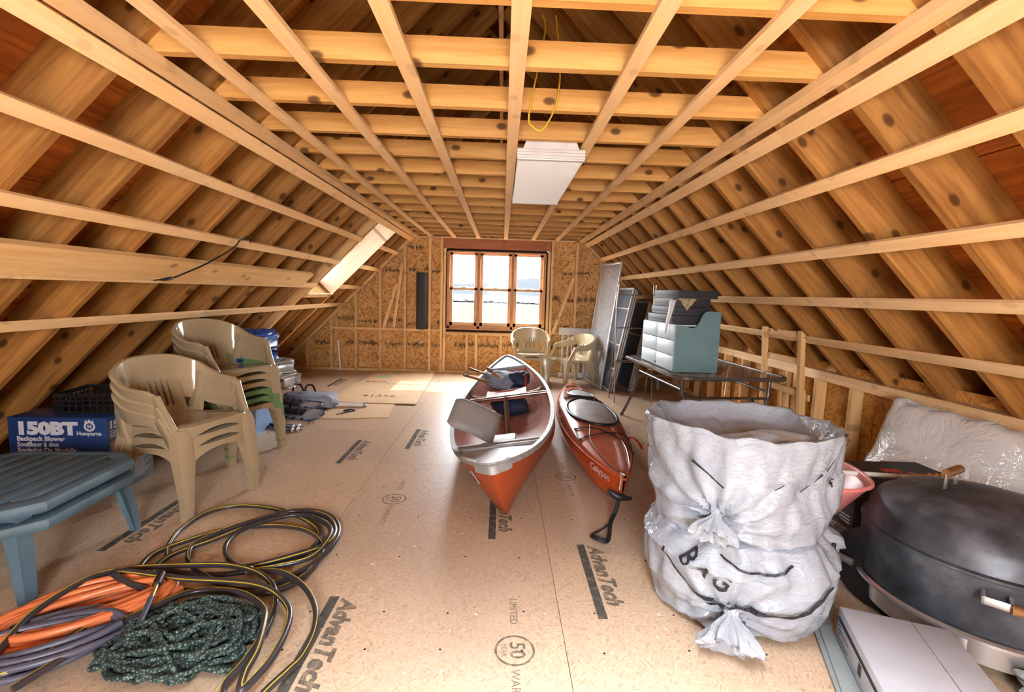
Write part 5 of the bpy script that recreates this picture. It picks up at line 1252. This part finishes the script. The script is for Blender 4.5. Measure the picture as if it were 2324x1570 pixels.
text('pack_print', '1037', .10, M['cardink'], T(-1.30, 6.68, .0205), c2)
ov = MB(); ov.rings([[(r*1.0*math.cos(2*PI*j/24), r*math.sin(2*PI*j/24), 0) for j in range(24)] for r in (.001, .10)]); ov.build('oval_print', plain('green_ink', srgb(150, 196, 160), .7), c2, M=T(-1.78, 7.10, .0206))
tb = empty('fluorescent_tube', (-1.90, 5.20, .036), rot=(0, 0, R(5)), label='white tube-shaped lamp lying on the smaller cardboard sheet', cat='lamp')
MB().tube([(0, 0, 0), (.36, 0, 0)], .026, 14).build('tube', M['white_plastic'], tb, 60); MB().lathe([(.0265, 0), (.028, .004), (.028, .03), (.0265, .034)], 14, frame((.36, 0, 0), (0, 1, 0), (0, 0, 1), (1, 0, 0))).build('cap', M['alu'], tb, 50)
wl = MB().tube(cr([(-1.72, 4.86, .012), (-1.66, 4.93, .016), (-1.58, 5.04, .014), (-1.66, 5.08, .014), (-1.70, 5.02, .014), (-1.62, 4.99, .018)], 6), .006, 6).build('strap_loop', M['navy']); tag(wl, 'thin dark strap loop lying on the smaller cardboard sheet', 'strap')
# ------------------------------------------------------------------ hose, cords and rope in the near left corner
M['hose'] = plain('black_hose', srgb(58, 54, 58), .3, var=.06); M['hosestripe'] = plain('yellow_stripe', srgb(196, 176, 40), .4)
M['orangecord'] = plain('orange_cord', srgb(222, 126, 76), .35, var=.05); M['greycord'] = plain('slate_cord', srgb(84, 86, 104), .4, var=.06)
HA = [(-1.588, 2.164), (-1.659, 2.27), (-1.709, 2.435), (-1.688, 2.636), (-1.546, 2.729), (-1.287, 2.681), (-1.036, 2.526), (-0.938, 2.382), (-0.952, 2.222), (-1.059, 2.116), (-1.233, 2.045), (-1.42, 2.046), (-1.528, 2.063), (-1.59, 1.974), (-1.626, 2.007), (-1.681, 2.187), (-1.592, 2.33), (-1.463, 2.443), (-1.257, 2.492), (-1.059, 2.458), (-0.913, 2.337), (-0.863, 2.185), (-0.877, 2.026), (-0.939, 1.937), (-1.021, 1.904), (-1.219, 1.91), (-1.437, 1.925), (-1.543, 2.009), (-1.586, 2.077), (-1.574, 2.191), (-1.469, 2.319), (-1.336, 2.515), (-1.147, 2.667), (-0.976, 2.618), (-0.866, 2.464), (-0.835, 2.296), (-0.865, 2.134), (-0.94, 2.013), (-1.032, 1.924), (-1.17, 1.93), (-1.301, 2.000), (-1.415, 2.082), (-1.492, 2.167), (-1.525, 2.274), (-1.444, 2.412), (-1.312, 2.55), (-1.172, 2.643), (-0.98, 2.581), (-0.87, 2.416), (-0.878, 2.266), (-1.005, 2.155), (-1.149, 2.083), (-1.214, 2.087), (-1.306, 2.159), (-1.36, 2.265), (-1.357, 2.399), (-1.261, 2.535), (-1.116, 2.594), (-0.957, 2.495), (-0.877, 2.369), (-0.889, 2.158), (-1.027, 2.08), (-1.127, 2.042), (-0.98, 2.023), (-0.832, 1.919), (-0.727, 1.786), (-0.684, 1.661), (-0.677, 1.537), (-0.693, 1.465), (-0.719, 1.393), (-.76, 1.30), (-.82, 1.32), (-0.871, 1.403),
      (-0.855, 1.482), (-0.852, 1.576), (-0.864, 1.69), (-0.899, 1.81), (-0.962, 1.916), (-1.067, 1.993), (-1.226, 2.034), (-1.425, 2.023), (-1.6, 1.985), (-1.693, 1.899), (-1.709, 1.776), (-1.716, 1.644), (-1.694, 1.536), (-1.66, 1.44), (-1.59, 1.40), (-1.533, 1.461), (-1.511, 1.587), (-1.475, 1.745), (-1.448, 1.836), (-1.527, 1.858), (-1.592, 1.876), (-1.624, 1.901), (-1.564, 1.922), (-1.34, 1.897), (-1.144, 1.891), (-1.006, 1.875), (-0.912, 1.838), (-0.815, 1.749), (-0.772, 1.629), (-0.753, 1.483), (-0.758, 1.393), (-.775, 1.33), (-0.797, 1.392), (-0.804, 1.482), (-0.851, 1.627), (-0.9, 1.714), (-1.026, 1.817), (-1.155, 1.857), (-1.264, 1.831), (-1.34, 1.722), (-1.41, 1.596), (-1.459, 1.462), (-1.50, 1.36)]
nH = len(HA)
hp = []
for i, (x, y) in enumerate(HA):
    u = i/(nH-1); z = .014+.055*sm((u-.05)/.6)*(.5+.5*math.sin(i*1.3))+(.075*sm((u-.62)/.12)*(.35+.65*max(0, math.sin(i*.55)))) 
    hp.append((x, y, z))
for _ in range(3): hp = [hp[0]]+[(hp[i][0], hp[i][1], (hp[i-1][2]+2*hp[i][2]+hp[i+1][2])/4) for i in range(1, nH-1)]+[hp[-1]]
hpp = cr(hp, 6)
hs = empty('garden_hose', (0, 0, 0), label='black hose with yellow stripe lying in loose loops on the floor', cat='hose')
MB().tube(hpp, .0125, 10).build('hose_tube', M['hose'], hs, 60)
st = []
for i, p in enumerate(hpp):
    t = hpp[min(i+1, len(hpp)-1)]-hpp[max(i-1, 0)]; side = t.cross(Vector((0, 0, 1)))
    side = side.normalized() if side.length > 1e-6 else Vector((1, 0, 0)); a = .9*math.sin(i*.013)+.5*math.sin(i*.037)
    st.append(p+(side*math.sin(a)+Vector((0, 0, 1))*math.cos(a))*.0108)
MB().tube(st, .0027, 6).build('stripe', M['hosestripe'], hs, 60)
MB().lathe([(.013, 0), (.019, .004), (.019, .022), (.013, .03)], 12, frame((-1.15, 2.05, .03), (0, 1, 0), (0, 0, 1), (1, .1, 0))).build('coupling', M['alu'], hs, 50)
def coil(name, mat, c_, ax, a_, b_, turns, r, z0, dz, label, cat, seed, jit=.12, n=22):
    rnd = random.Random(seed); pts = []; ax = math.radians(ax)
    for i in range(turns*n):
        t = 2*PI*i/n; k = i//n
        if i % n == 0: ja, jb, jx, jy, jz = [1+rnd.uniform(-jit, jit) for _ in range(2)]+[rnd.uniform(-.05, .05), rnd.uniform(-.04, .04), rnd.uniform(0, dz)]
        x = a_*ja*math.cos(t)+jx*.6; y = b_*jb*math.sin(t)*(1+.3*math.sin(k*1.7))+jy*.6
        pts.append((c_[0]+x*math.cos(ax)-y*math.sin(ax), c_[1]+x*math.sin(ax)+y*math.cos(ax), z0+jz+.010*math.sin(t*2+k)))
    # relax jumps
    for _ in range(6): pts = [pts[0]]+[tuple((pts[i-1][q]+2*pts[i][q]+pts[i+1][q])/4 for q in range(3)) for i in range(1, len(pts)-1)]+[pts[-1]]
    o = MB().tube(cr(pts, 2), r, 8).build(name, mat, None, 60); return tag(o, label, cat)
coil('extension_cord', M['orangecord'], (-1.60, 1.72), 38, .30, .125, 17, .0135, .02, .07, 'orange extension cord coiled in the near left corner', 'cord', 3)
coil('power_cable', M['greycord'], (-1.60, 1.56), 28, .27, .13, 8, .013, .03, .06, 'slate grey cable looped below the orange cord', 'cable', 8)
# green braided rope, heaped
rnd = random.Random(5); rp = []; a = 0
for i in range(190):
    a += rnd.uniform(.5, 2.6)*(1 if (i//23) % 2 else -1); rad = rnd.uniform(.08, 1.0)**.6
    x, y = -1.13+.27*rad*math.cos(a)+.03*math.sin(i*.21), 1.60+.215*rad*math.sin(a)
    d = math.hypot((x+1.13)/.31, (y-1.60)/.26); rp.append((x, y, .012+.10*max(0, 1-d*d)*rnd.random()+.03*(i/190)))
rpp = cr(rp, 14)
k = N('green_braid'); c = k.coords((1, 1, 1), False); k.set(Base_Color=k.ramp(k.voro(c, 120), [(.10, srgb(140, 170, 154)), (.34, srgb(66, 92, 86)), (.62, srgb(30, 40, 42))]), Roughness=.7); k.bump(k.voro(c, 120), .8, .004); M['rope'] = k.m
rope = MB().tube(rpp, [.0100*(1+.18*math.sin(i*1.5)) for i in range(len(rpp))], 7).build('rope', M['rope'], None, 70); tag(rope, 'dark green braided rope heaped beside the black hose', 'rope')
vw = empty('hose_valve', (-1.40, 1.86, .12), label='slate hose end with brass fitting lying across the green rope', cat='hose')
MB().tube([(.06, -.13, -.005), (.11, -.27, -.03)], .011, 10).build('hose_end', M['greycord'], vw, 60); MB().tube([(.03, -.06, .002), (.06, -.13, -.005)], .009, 10).build('brass_fitting', plain('brass', srgb(206, 176, 110), .3, .8), vw, 60); MB().tube([(.0, .01, .004), (.03, -.06, .002)], .016, 10).build('valve_body', M['black'], vw, 60)
